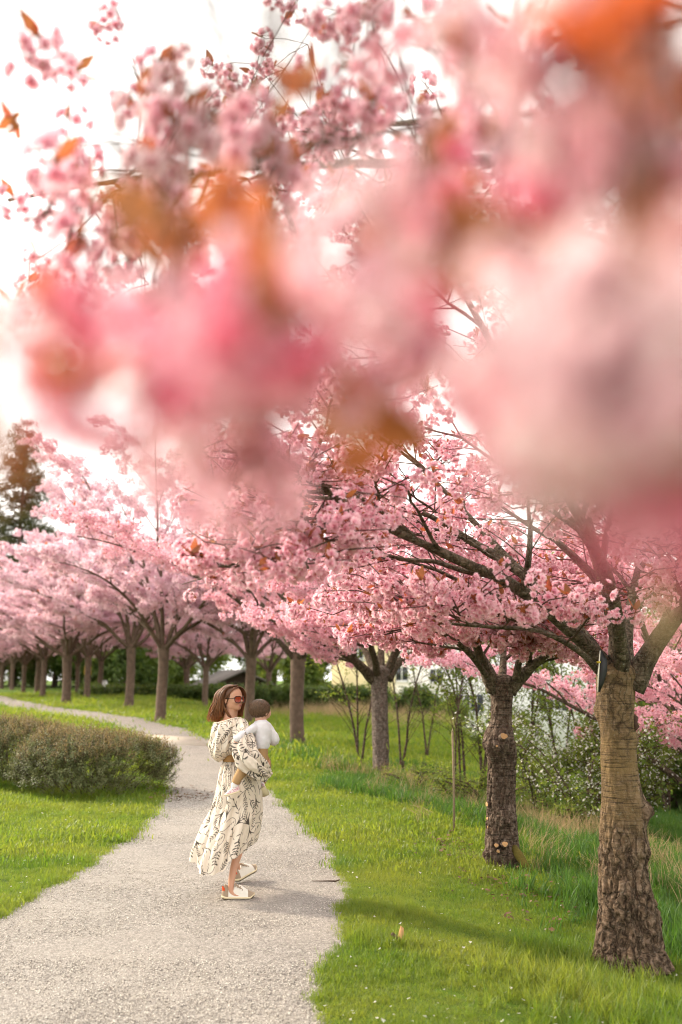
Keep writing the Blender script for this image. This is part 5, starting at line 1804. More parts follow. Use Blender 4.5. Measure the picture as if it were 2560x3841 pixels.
def hair_mat(name, dark, lightc, tl):
    n = NT(name)
    c = n.coord('Object')
    t = n.attr('tip')
    st_ = n.noise(1.0, 3, 0.7, n.coord('Object', (90, 90, 6)))
    k = n.math('ADD', n.math('MULTIPLY', t, 0.8), n.math('MULTIPLY', n.math('SUBTRACT', st_, 0.5), 0.7), True)
    col = n.mix(k, dark, lightc)
    return n.leafy(col, n.mix(k, tuple(v * 2.2 for v in dark), tl), 0.35, 0.42, 0.5, n.bump(st_, 0.6, 0.003))


hair_m = hair_mat('brown_hair', (0.095, 0.040, 0.019), (0.48, 0.20, 0.075), (0.95, 0.46, 0.16))
baby_hair_m = hair_mat('baby_hair', (0.09, 0.052, 0.03), (0.26, 0.15, 0.08), (0.42, 0.24, 0.12))
white_leather = M_plain('off_white_leather', (0.74, 0.70, 0.62), 0.55, 0.35, 0.06, 40)
taupe = M_plain('taupe_suede', (0.36, 0.28, 0.20), 0.95, 0.1, 0.15, 60)
sole_m = M_plain('cream_rubber', (0.70, 0.60, 0.40), 0.7, 0.25, 0.1, 30)
sole_dk = M_plain('dark_outsole', (0.10, 0.075, 0.04), 0.9, 0.15, 0.2, 30)
orange_m = M_plain('orange_fabric', (0.62, 0.075, 0.02), 0.85, 0.15, 0.15, 60)
pink_m = NT('pink_flowered_shoe')
pink_m = pink_m.done(pink_m.surf(pink_m.ramp(pink_m.noise(130, 3, 0.6, pink_m.coord('Object')), [(0.42, (0.72, 0.66, 0.66)), (0.50, (0.66, 0.42, 0.44)), (0.60, (0.42, 0.13, 0.16)), (0.66, (0.7, 0.6, 0.6))]), 0.8, None, 0.2))
sock_m = cloth_mat('white_sock', (0.8, 0.78, 0.76), False, 0.1)

wroot = empty('person', (float(W(645, 2265)[0]), Y0, 0.0), 'woman in long cream dress with dark leaf print holding a baby on the path', 'person')
WO = np.array(wroot.location)
broot = empty('person', tuple(np.array(W(880, 900, 0.05))), 'baby in white top and tan trousers carried on the arm of the woman', 'person')
BO = np.array(broot.location)


def wadd(name, me, root=None, org=None):
    """shift mesh from world into its person's frame and link it"""
    me.transform(Matrix.Translation(-Vector(WO if org is None else org)))
    return put(name, me, root or wroot)


# ---- head frame
PSI = R(33)
HO = at(870, 2628, Y0 + 0.10)
HF, HR = np.array((math.cos(PSI), -math.sin(PSI), 0.0)), np.array((-math.sin(PSI), -math.cos(PSI), 0.0))
HU = np.array((0.0, 0, 1.0))
HM = np.stack([HF, HR, HU], 1)


def H(f, r_, u):
    return HO + (HF * f + HR * r_ + HU * u) / 1000.0


m = MB()


def sdf_head(big, small, c0, frame, kb=18.0, ks=7.0, nl=90, nk=120):
    """one smooth head surface from blended ellipsoids given in head millimetres (forward, side, up)"""
    a = np.linspace(0.02, math.pi - 0.02, nl)
    th = np.arange(nk) / nk * 2 * math.pi
    D_ = np.stack([np.sin(a)[:, None] * np.cos(th), np.sin(a)[:, None] * np.sin(th), -np.cos(a)[:, None] * np.ones(nk)], -1).reshape(-1, 3)
    c0 = np.array(c0, float)

    def smin(x, y, k):
        h = np.clip(0.5 + 0.5 * (y - x) / k, 0, 1)
        return y + (x - y) * h - k * h * (1 - h)

    def val(P):
        d = None
        for lst, k in ((big, kb), (small, ks)):
            for f, r_, u_, ra, rb, rc in lst:
                q_ = (P - (f, r_, u_)) / (ra, rb, rc)
                n1 = np.linalg.norm(q_, axis=1)
                n2 = np.linalg.norm(q_ / (ra, rb, rc), axis=1)
                e = n1 * (n1 - 1) / (n2 + 1e-9)
                d = e if d is None else smin(d, e, k)
        return d
    lo, hi = np.full(len(D_), 20.0), np.full(len(D_), 190.0)
    for _ in range(24):
        mid = (lo + hi) / 2
        ins = val(c0 + D_ * mid[:, None]) < 0
        lo, hi = np.where(ins, mid, lo), np.where(ins, hi, mid)
    P = c0 + D_ * lo[:, None]
    return np.array([frame(*p) for p in P]), [grid_faces(nl, nk), np.arange(nk)[::-1].reshape(1, -1), (np.arange(nk) + (nl - 1) * nk).reshape(1, -1)]


V, Fq = sdf_head([(-6, 0, 42, 90, 72, 76), (30, 0, -4, 58, 57, 78), (60, 0, -52, 27, 25, 20), (12, 42, -40, 30, 13, 22), (12, -42, -40, 30, 13, 22)],
                 [(60, 33, -8, 26, 21, 20), (60, -33, -8, 26, 21, 20), (80, 0, 31, 10, 40, 7), (88, 0, 14, 7, 7, 14), (94, 0, 4, 11, 8, 11), (100, 0, -4, 9, 9, 7), (91, 10, -8, 8, 6, 6), (91, -10, -8, 8, 6, 6),
                  (83, 0, -31, 11, 20, 4.5), (82, 0, -39.5, 10, 17, 4.5)], (5, 0, 5), H)
m.add(V, Fq)


def hb(f, r_, u, a, b, c, k=18):
    V, Fq = ball(H(f, r_, u), a / 1000, b / 1000, c / 1000, 16, k, HM)
    m.add(V, Fq)


for s in (-1, 1):
    hb(-4, s * 70, 6, 13, 5, 24, 14)
    hb(-2, s * 71, -12, 8, 5, 10, 12)
# neck, shoulders, torso, arms, legs: one body
V, Fq, caps = limb([H(20, 0, -20), H(2, 0, -70), W(585, 520, 0.10), W(575, 600, 0.11)], [0.052, 0.051, 0.056, 0.07], 16, 18)
m.add(V, [Fq] + caps)
for rr_ in ([(505, 540, 625, 0.10, 0.06), (540, 470, 660, 0.10, 0.11), (575, 425, 690, 0.10, 0.15), (640, 415, 690, 0.10, 0.155), (760, 430, 670, 0.1, 0.13), (890, 520, 670, 0.1, 0.088), (960, 520, 690, 0.1, 0.10), (1050, 510, 730, 0.1, 0.125), (1150, 510, 770, 0.1, 0.145), (1230, 540, 750, 0.1, 0.12)],):
    V, th, cy_ = loft_rows(rr_, 30, 26)
    m.add(V.reshape(-1, 3), [grid_faces(30, 26)[:, ::-1], np.arange(26).reshape(1, -1), (np.arange(26)[::-1] + 29 * 26).reshape(1, -1)])
# near leg
P = [W(700, 1180, 0.07), W(705, 1500, 0.12), W(690, 1690, 0.10), W(664, 1826, 0.07), W(620, 1982, 0.03), W(600, 2099, 0.01), W(594, 2157, 0.0), W(600, 2215, 0.0), W(640, 2240, 0.0), W(730, 2248, 0.0)]
V, Fq, caps = limb(P, [0.085, 0.066, 0.05, 0.0435, 0.043, 0.035, 0.029, 0.025, 0.021, 0.015], 60, 18)
m.add(V, [Fq] + caps)
fh = W(575, 2110, 0.0)
A_far = np.array((float(at(892, 3290, Y0 + 0.58)[0]), Y0 + 0.58, 0.115))
P = [W(690, 1180, 0.17), W(700, 1500, 0.30), W(680, 1750, 0.38), A_far + (-0.01, -0.07, 0.22), A_far, A_far + (0.012, 0.018, -0.045), A_far + (0.05, 0.07, -0.045)]
V, Fq, caps = limb(P, [0.085, 0.066, 0.05, 0.045, 0.031, 0.022, 0.015], 50, 16)
m.add(V, [Fq] + caps)
# arms inside the sleeves, the near hand spread under the baby
P = [W(680, 590, -0.02), W(700, 740, -0.11), W(715, 880, -0.15), W(800, 960, -0.15), W(900, 1030, -0.08), W(960, 1030, 0.0)]
V, Fq, caps = limb(P, [0.045, 0.04, 0.036, 0.034, 0.027, 0.024], 40, 14)
m.add(V, [Fq] + caps)
hd_ = W(962, 1020, 0.03)
V, Fq = ball(hd_, 0.018, 0.045, 0.036)
m.add(V, Fq)
for k, (dz, ln) in enumerate(((0.028, 0.062), (0.010, 0.072), (-0.009, 0.067), (-0.027, 0.052))):
    b = hd_ + (-0.002, 0.035, dz)
    V, Fq, caps = limb([b, b + (-0.004, ln * 0.45, dz * 0.15), b + (-0.018, ln * 0.8, dz * 0.2), b + (-0.038, ln, dz * 0.2)], [0.0088, 0.0085, 0.008, 0.0065], 12, 8)
    m.add(V, [Fq] + caps)
V, Fq, caps = limb([hd_ + (0, 0.0, 0.03), hd_ + (0.0, 0.025, 0.06), hd_ + (-0.012, 0.045, 0.072)], [0.011, 0.0095, 0.008], 10, 8)
m.add(V, [Fq] + caps)
P = [W(600, 590, 0.24), W(640, 740, 0.27), W(700, 880, 0.26), W(800, 900, 0.19), W(880, 870, 0.15)]
V, Fq, caps = limb(P, [0.045, 0.04, 0.034, 0.028, 0.026], 30, 12)
m.add(V, [Fq] + caps)
body = fuse('body', m, 0.0038, 3, [skin_m])
v = verts_of(body)
loc_ = (v - HO) @ HM * 1000
lip = np.exp(-(((loc_[:, 2] + 35.5) / 6.5) ** 2) ** 1.5) * np.exp(-((loc_[:, 1] / 19) ** 2) ** 2) * (loc_[:, 0] > 70)
brow = np.exp(-(((loc_[:, 2] - 31 + 0.004 * (np.abs(loc_[:, 1]) - 25) ** 2) / 3.6) ** 2)) * (np.abs(np.abs(loc_[:, 1]) - 27) < 17) * (loc_[:, 0] > 55)
attr(body, 'lip', np.clip(lip, 0, 1))
wadd('body', body)
for s in (-1, 1):
    V, Fq = ball(H(76, s * 30, 14), 0.012, 0.012, 0.011)
    wadd('eye', MB().add(V, Fq).mesh('eye', [M_plain('eye_white_and_iris', (0.30, 0.22, 0.18), 0.2, 0.5)]))
    V, Fq, caps = limb([H(86, s * 12, 29), H(84, s * 28, 34), H(72, s * 46, 27)], [0.0022, 0.003, 0.0015], 10, 6)
    wadd('eyebrow', MB().add(V, [Fq] + caps).mesh('eyebrow', [M_plain('brow_hair', (0.05, 0.028, 0.018), 0.8)]))

# sunglasses rest on her face: a thing of their own
gl = empty('sunglasses', tuple(H(92, 0, 14)), 'black framed sunglasses with orange lenses worn by the woman', 'sunglasses')
GO = np.array(gl.location)
n = NT('orange_lens')
tb = n.n('ShaderNodeBsdfTransparent', Color=(0.85, 0.16, 0.05, 1))
df = n.surf((0.42, 0.06, 0.02), 0.12, None, 0.6)
ms_ = n.n('ShaderNodeMixShader')
ms_.inputs[0].default_value = 0.55
n.link(tb.outputs[0], ms_.inputs[1])
n.link(df.outputs[0], ms_.inputs[2])
lens_m = n.done(ms_)
frame_bk = M_plain('black_acetate', (0.008, 0.007, 0.007), 0.25, 0.5, 0.05)
for s in (-1, 1):
    th = np.linspace(0, 2 * math.pi, 29)[:-1]
    ww, hh = 26.5, 25.0
    cx_ = np.sign(np.cos(th)) * np.abs(np.cos(th)) ** 0.62 * ww
    cz_ = np.sign(np.sin(th)) * np.abs(np.sin(th)) ** 0.62 * hh
    cx_ = cx_ * (1 + 0.08 * (cz_ / hh))
    P = np.array([H(97 - 0.006 * (s * 33 + a) ** 2 - 0.02 * abs(33 + a * s) + 3, s * 33 + a, 10 + b) for a, b in zip(cx_, cz_)])
    T = np.vstack([P, P[:2]])
    V, Fq, _c = tube(T, 0.0027, 6)
    fr = wadd('lens_frame', MB().add(V, Fq).mesh('lens_frame', [frame_bk]), gl, GO)
    c = P.mean(0)
    V = np.vstack([P, c + HF * 0.002, P - HF * 0.0015, c + HF * 0.0005])
    k = len(P)
    F1 = np.array([(i, (i + 1) % k, k) for i in range(k)])
    F2 = np.array([(k + 1 + (i + 1) % k, k + 1 + i, 2 * k + 1) for i in range(k)])
    wadd('lens', MB().add(V, [F1, F2]).mesh('lens', [lens_m]), gl, GO)
    V, Fq, caps = limb([H(86, s * 60, 22), H(62, s * 71, 19), H(20, s * 76, 17), H(-8, s * 78, 12), H(-18, s * 77, -4)], [0.003, 0.0024, 0.002, 0.002, 0.002], 20, 6)
    wadd('temple', MB().add(V, [Fq] + caps).mesh('temple', [frame_bk]), gl, GO)
V, Fq, caps = limb([H(99, -8, 16), H(102, 0, 19), H(99, 8, 16)], [0.0024] * 3, 8, 6)
wadd('bridge', MB().add(V, [Fq] + caps).mesh('bridge', [frame_bk]), gl, GO)

# ---- hair: a cap over the skull and several hundred tapering locks
q = np.random.default_rng(21)
m = MB()
V, Fq = ball(H(-20, 0, 44), 0.090, 0.082, 0.083, 20, 30, HM)
m.add(V, Fq)
V, Fq = ball(H(-52, 0, -25), 0.052, 0.062, 0.075, 16, 20, HM)
m.add(V, Fq)
tips = [0.12] * len(V) + [0.12] * (20 * 30)


def lock(pts, r0, tipv, flat=0.5):
    P = spline(pts, 14)
    t = np.linspace(0, 1, 14)
    rad = r0 * (0.55 + 0.9 * t - 1.38 * t ** 3.2)
    V, Fq, caps = tube(P, np.maximum(rad, 0.0006), 5)
    m.add(V, [Fq] + caps)
    tips.extend(np.repeat(np.clip(q.uniform(-0.08, 0.38) + tipv * t ** 1.6, 0, 1), 5))


for i in range(560):      # near side, swept behind the ear, and the back
    ph = R(q.uniform(82, 188))           # angle of the lock round the head, 0 = forward, 90 = her right side (towards the camera)
    if i % 3 == 0:
        ph = R(q.uniform(150, 275))
    c, s = math.cos(ph), math.sin(ph)
    out = q.uniform(0.98, 1.30)
    wind = q.uniform(0, 1) ** 1.5
    rt = H(q.uniform(30, 62) if abs(ph - 1.7) < 0.6 else q.uniform(-40, 40), q.normal(0, 5) + 4, q.uniform(112, 122))
    p1 = H(-18 + 70 * c + 18, 66 * s * out, 98 - 8 * q.random())
    p2 = H(-22 + 92 * c * out, 83 * s * out, 45 + q.normal(0, 8))
    p3 = H(-26 + 92 * c * out - 24 * wind, 84 * s * out, -18 + q.normal(0, 8))
    p4 = H(-34 + 86 * c * out - 66 * wind, 74 * s * out, -80 + q.normal(0, 8))
    lg = q.uniform(118, 172) if c < -0.35 else q.uniform(105, 145)
    p5 = H(-34 + 80 * c * out - 100 * wind + q.normal(0, 12), 66 * s * out + q.normal(0, 8), -lg)
    lock([rt, p1, p2, p3, p4, p5], q.uniform(0.0036, 0.0072), q.uniform(0.35, 1.0) if c < -0.3 else q.uniform(0.1, 0.5))  # back locks paler: the sun's rim is put into their colour
for i in range(80):       # front sweep from the parting over the temple, tucked behind the ear
    k = q.random()
    lock([H(62 + 10 * q.random(), 4 + 8 * q.random(), 108 - 6 * k), H(58 - 24 * k, 44, 92), H(36 - 34 * k, 68, 60), H(2 - 22 * k, 79, 26), H(-14 - 16 * k, 82, -20), H(-6 + 26 * q.random(), 70, -84), H(14 + 30 * q.random(), 50, -118 - 14 * q.random())],
         q.uniform(0.0035, 0.0062), q.uniform(0.1, 0.4))
for i in range(150):       # far side, falling past the cheek
    k = q.random()
    lock([H(66 - 30 * k, -4, 110), H(74 - 52 * k, -46, 96 - 10 * k), H(82 - 76 * k, -74, 50), H(70 - 80 * k, -84, 0), H(58 - 74 * k, -80, -60), H(50 - 60 * k + q.normal(0, 8), -70, -112 - 22 * q.random())], q.uniform(0.0035, 0.007), q.uniform(0.3, 0.9))
for i in range(130):       # stray strands blown out at the back
    a = q.uniform(0, 1)
    st_ = H(-60, q.uniform(-50, 60), 100 - 150 * a)
    lock([st_, H(-108 - 10 * q.random(), q.uniform(-50, 60), 60 - 150 * a), H(-125 - 26 * q.random(), q.uniform(-45, 55), 10 - 130 * a), H(-138 - 42 * q.random(), q.uniform(-40, 50), -40 - 120 * a)], 0.0022, 1.0)
hm = m.mesh('hair', [hair_m])
attr(hm, 'tip', tips)
wadd('hair', hm)


# ---- botanical print, painted into the cloth as a stain map
def leaf_stroke(p0, ang, L, bend, w, n=9):
    t = np.linspace(0, 1, n)
    a = ang + bend * (t - 0.5)
    d = np.stack([np.cos(a), np.sin(a)], -1) * (L / (n - 1))
    P = p0 + np.vstack([[0, 0], np.cumsum(d[:-1], 0)])
    return P, w * np.sin(math.pi * np.clip(t, 0.04, 0.98)) ** 0.8 + 0.0008


def motif(kind, c, ang, s, q):
    out = []
    u = np.array((math.cos(ang), math.sin(ang)))
    nrm = np.array((-u[1], u[0]))
    if kind == 0:        # sprig: stem with paired brush leaves
        P, w = leaf_stroke(c - u * 0.06 * s, ang, 0.13 * s, q.uniform(-0.9, 0.9), 0.0001, 12)
        out.append((P, np.full(len(P), 0.0016)))
        for k in range(5):
            p = P[2 + k * 2]
            for sd in (-1, 1):
                out.append(leaf_stroke(p, ang + sd * q.uniform(0.6, 1.0), 0.034 * s * q.uniform(0.7, 1.2), sd * -0.7, 0.0036 * s))
    elif kind == 1:      # outlined leaf with a comb of strokes inside
        th = np.linspace(-0.4, 4.6, 22)
        P = c + np.stack([np.cos(th) * 0.036 * s, np.sin(th) * 0.056 * s], -1) @ np.stack([nrm, u])
        out.append((P, np.full(len(P), 0.0016)))
        for k in range(5):
            out.append(leaf_stroke(c + u * (k - 2) * 0.021 * s - nrm * 0.026 * s, ang - math.pi / 2 + math.pi, 0.036 * s, 0.5, 0.0038 * s))
    elif kind == 2:      # long sweeping grass blades
        for k in range(4):
            out.append(leaf_stroke(c - u * 0.06 * s, ang + (k - 1.5) * 0.34, 0.12 * s * q.uniform(0.8, 1.2), (k - 1.5) * 0.75, 0.0042 * s, 12))
    elif kind == 3:      # bud on a long stem
        P, w = leaf_stroke(c - u * 0.07 * s, ang, 0.11 * s, q.uniform(-1.1, 1.1), 0.0001, 12)
        out.append((P, np.full(len(P), 0.0017)))
        out.append(leaf_stroke(P[-1], ang, 0.032 * s, 0.2, 0.0075 * s))
        out.append(leaf_stroke(P[4], ang + 0.8, 0.05 * s, -0.9, 0.0036 * s))
        out.append(leaf_stroke(P[6], ang - 0.8, 0.045 * s, 0.9, 0.0036 * s))
    else:                # open petal outline with veins
        for sd in (-1, 1):
            P, w = leaf_stroke(c - u * 0.055 * s, ang + sd * 0.55, 0.125 * s, -sd * 1.5, 0.0001, 14)
            out.append((P, np.full(len(P), 0.0019)))
        for k in range(3):
            out.append(leaf_stroke(c + u * (k - 1.2) * 0.03 * s, ang + 0.5, 0.03 * s, -0.3, 0.003 * s))
    return out


def paint(U, seed, step=0.105, s0=1.0):
    q = np.random.default_rng(seed)
    out = np.zeros(len(U))
    lo, hi = U.min(0), U.max(0)
    iy = 0
    y = lo[1]
    while y < hi[1] + step:
        x = lo[0] + (iy % 2) * step * 0.5
        while x < hi[0] + step:
            c = np.array((x, y)) + q.normal(0, step * 0.13, 2)
            sel = np.where(np.sum((U - c) ** 2, 1) < (0.125 * s0) ** 2)[0]
            st_ = motif(int(q.integers(0, 5)), c, q.uniform(0.6, 2.5) + (math.pi if q.random() < 0.3 else 0), s0 * q.uniform(0.8, 1.15), q)
            if len(sel):
                u = U[sel]
                b = np.zeros(len(sel))
                for P, w in st_:
                    for i in range(len(P) - 1):
                        d = P[i + 1] - P[i]
                        L2 = d @ d + 1e-12
                        t = np.clip(((u - P[i]) @ d) / L2, 0, 1)
                        dist = np.linalg.norm(u - P[i] - t[:, None] * d, axis=1)
                        ww = w[i] + (w[i + 1] - w[i]) * t
                        b = np.maximum(b, np.clip((ww * 0.85 + 0.0012 - dist) / 0.0014, 0, 1))
                out[sel] = np.maximum(out[sel], b)
            x += step
        y += step * 0.86
        iy += 1
    return out


def ruche(V, th, amp, nn, seed, v):
    """push rings in and out into gathers and folds; amp is per ring"""
    c = V.mean(1, keepdims=True)
    d = V - c
    L = np.linalg.norm(d, axis=2, keepdims=True)
    ph = th[None, :]
    w = 0
    for k, (f, a) in enumerate(nn):
        w = w + a * np.sin(f * ph + seed * (k + 1) + 0.9 * np.sin(2.0 * v[:, None] * (k + 1) + k))
    return c + d * (1 + (amp[:, None] * w)[..., None] / (L + 1e-6))


# ---- skirt
nv, nk = 190, 420
rowsS = [(0, 508, 690, 0.10, 0.105), (0.05, 486, 730, 0.10, 0.13), (0.14, 455, 800, 0.10, 0.165), (0.25, 440, 858, 0.10, 0.185), (0.40, 412, 868, 0.12, 0.20), (0.55, 358, 862, 0.14, 0.25), (0.70, 298, 846, 0.15, 0.29), (0.85, 242, 828, 0.16, 0.32), (1.0, 214, 806, 0.17, 0.34)]
A = np.array(rowsS)
v = np.linspace(0, 1, nv)
l, r_, dc, hd = (cub(A[:, 0], A[:, j], v) for j in (1, 2, 3, 4))
th = np.arange(nk) / nk * 2 * math.pi
thd = np.degrees(th)
hem = np.interp(thd, [0, 25, 50, 66, 73, 78, 84, 100, 118, 135, 150, 165, 180, 200, 240, 290, 330, 360], [1765, 1770, 1835, 1850, 1880, 1955, 1985, 1998, 2008, 2000, 1965, 1905, 1840, 1825, 1850, 1830, 1780, 1765])
cyy = 915 + (hem[None, :] - 915) * (v[:, None] ** 0.94)
cxm = (l + r_)[:, None] / 2
V = np.zeros((nv, nk, 3))
zz = np.array([W(600, y, 0)[2] for y in np.linspace(800, 2300, 60)])
V[..., 2] = np.interp(cyy, np.linspace(800, 2300, 60), zz)
xc = np.array([W(a, 1500, 0)[0] for a in cxm[:, 0]])
V[..., 0] = xc[:, None] + ((r_ - l) / 2 * MM)[:, None] * np.cos(th)[None, :]
V[..., 1] = Y0 + dc[:, None] - hd[:, None] * np.sin(th)[None, :]
amp = 0.004 + 0.017 * sm(0.1, 0.9, v)
V = ruche(V, th, amp, [(7, 0.8), (11, 0.7), (17, 0.45), (29, 0.2)], 0.6, v * 2)
fine = 0.0035 * (1 - sm(0.0, 0.25, v))
V = ruche(V, th, fine, [(41, 1.0), (57, 0.7)], 1.9, v * 2)
U = np.stack([np.broadcast_to(th[None, :] * 0.235, (nv, nk)).ravel(), (cyy * MM).ravel()], -1)
sk = mesh_of('skirt', V.reshape(-1, 3), grid_faces(nv, nk)[:, ::-1], [dress_m])
attr(sk, 'print', paint(U, 4, 0.092, 0.82))
wadd('skirt', sk)

# ---- blouse, blouson over the waist
nv, nk = 120, 300
v = np.linspace(0, 1, nv)
A = np.array([(0, 412, 716, 0.10, 0.135), (0.10, 394, 742, 0.10, 0.165), (0.28, 383, 752, 0.10, 0.185), (0.5, 379, 715, 0.10, 0.19), (0.72, 382, 690, 0.10, 0.185), (0.86, 398, 680, 0.10, 0.17), (0.95, 430, 670, 0.10, 0.14), (1.0, 470, 660, 0.10, 0.105)])
l, r_, dc, hd = (cub(A[:, 0], A[:, j], v) for j in (1, 2, 3, 4))
th = np.arange(nk) / nk * 2 * math.pi
thd = np.degrees(th)
neck = np.interp(thd, [0, 20, 40, 60, 80, 110, 140, 165, 180, 220, 270, 320, 360], [548, 520, 506, 504, 516, 543, 556, 561, 562, 545, 515, 525, 548])
bot = np.interp(thd, [0, 40, 70, 90, 110, 135, 160, 180, 230, 300, 360], [880, 878, 876, 882, 905, 935, 944, 938, 920, 890, 880])
cyy = neck[None, :] + (bot - neck)[None, :] * v[:, None]
V = np.zeros((nv, nk, 3))
V[..., 2] = np.interp(cyy, np.linspace(400, 1100, 40), np.array([W(600, y, 0)[2] for y in np.linspace(400, 1100, 40)]))
xc = np.array([W(a, 740, 0)[0] for a in (l + r_) / 2])
V[..., 0] = xc[:, None] + ((r_ - l) / 2 * MM)[:, None] * np.cos(th)[None, :]
V[..., 1] = Y0 + dc[:, None] - hd[:, None] * np.sin(th)[None, :]
V = ruche(V, th, 0.003 + 0.008 * np.sin(math.pi * v), [(6, 0.8), (11, 0.7), (19, 0.4)], 2.2, v * 3)
V = ruche(V, th, 0.0035 * ((1 - sm(0, 0.3, v)) + sm(0.75, 1, v)), [(38, 1.0), (53, 0.7)], 0.7, v)
U = np.stack([np.broadcast_to(th[None, :] * 0.165, (nv, nk)).ravel(), (cyy * MM).ravel()], -1)
bl_ = mesh_of('blouse', V.reshape(-1, 3), grid_faces(nv, nk)[:, ::-1], [dress_m])
attr(bl_, 'print', paint(U, 9, 0.088, 0.80))
wadd('blouse', bl_)
# neckline frill
th2 = np.arange(160) / 160 * 2 * math.pi
i_ = (np.arange(160) / 160 * nk).astype(int)
ring = V[0][i_] + (V[0][i_] - V[0].mean(0)) * 0.01 * np.sin(th2 * 30)[:, None]
V2, Fq, _c = tube(np.vstack([ring, ring[:1]]), 0.0055, 6)
fr = mesh_of('neck_frill', V2, Fq, [dress_m])
attr(fr, 'print', np.zeros(len(V2)))
wadd('neck_frill', fr)
V, th, cy_ = loft_rows([(862, 490, 690, 0.10, 0.122), (900, 496, 694, 0.10, 0.122), (936, 500, 696, 0.10, 0.122)], 10, 60)
wadd('waistband', mesh_of('waistband', V.reshape(-1, 3), grid_faces(10, 60)[:, ::-1], [belt_m]))


# ---- balloon sleeves
def sleeve(pts, rads, seed, name='sleeve', pn=0.1, ny=200, nk=280, squash=0.85):
    P = spline(pts, ny)
    v = np.linspace(0, 1, ny)
    rad = np.interp(v * (len(rads) - 1), np.arange(len(rads)), rads)
    rad = np.convolve(np.pad(rad, 6, mode='edge'), np.ones(13) / 13, 'valid')
    V, Fq, _c = tube(P, rad, nk)
    V = V.reshape(ny, nk, 3)
    th = np.arange(nk) / nk * 2 * math.pi
    am = 0.003 + 0.009 * np.sin(math.pi * v)
    V = ruche(V, th, am, [(5, 0.9), (9, 0.7), (14, 0.4)], seed, v * 4)
    c = V.mean(1, keepdims=True)
    wr = fnoise(V[..., 0] * 16, V[..., 1] * 16, V[..., 2] * 16 + seed, 3)
    V = V + (V - c) / (np.linalg.norm(V - c, axis=2, keepdims=True) + 1e-6) * 0.008 * wr[..., None]
    V = ruche(V, th, 0.003 * (sm(0.85, 1, v) + 1 - sm(0, 0.12, v)), [(33, 1.0)], seed, v)
    Ls = np.linalg.norm(np.diff(P, axis=0), axis=1).sum()
    U = np.stack([np.broadcast_to(th[None, :] * 0.085, (ny, nk)).ravel(), np.broadcast_to(v[:, None] * Ls, (ny, nk)).ravel()], -1)
    me = mesh_of(name, V.reshape(-1, 3), Fq, [dress_m])
    attr(me, 'print', paint(U, int(seed * 10) + 3, 0.086, 0.80))
    return wadd(name, me)


sleeve([W(672, 560, 0.03), W(700, 630, -0.04), W(724, 735, -0.11), W(728, 850, -0.165), W(785, 940, -0.19), (W(872, 1010, -0.16)), W(935, 1040, -0.08), W(958, 1038, -0.01)],
       [0.050, 0.064, 0.072, 0.088, 0.090, 0.076, 0.054, 0.026], 1.3)
sleeve([W(590, 575, 0.24), W(620, 680, 0.28), W(680, 830, 0.29), W(790, 890, 0.24), W(870, 880, 0.19)], [0.04, 0.07, 0.085, 0.07, 0.028], 2.7)


# ---- shoes (side profile stations: along, sole bottom, sole top, upper top, half width)
ST_ = np.array([(0, 78, 100, 112, 10), (12, 88, 124, 150, 27), (40, 104, 124, 206, 33), (86, 107, 117, 186, 34), (132, 105, 114, 178, 34), (168, 104, 112, 205, 35), (212, 104, 112, 200, 37), (265, 103, 111, 176, 42), (310, 100, 112, 152, 44), (350, 92, 112, 134, 38), (385, 78, 104, 116, 20), (392, 82, 96, 104, 7)], float)


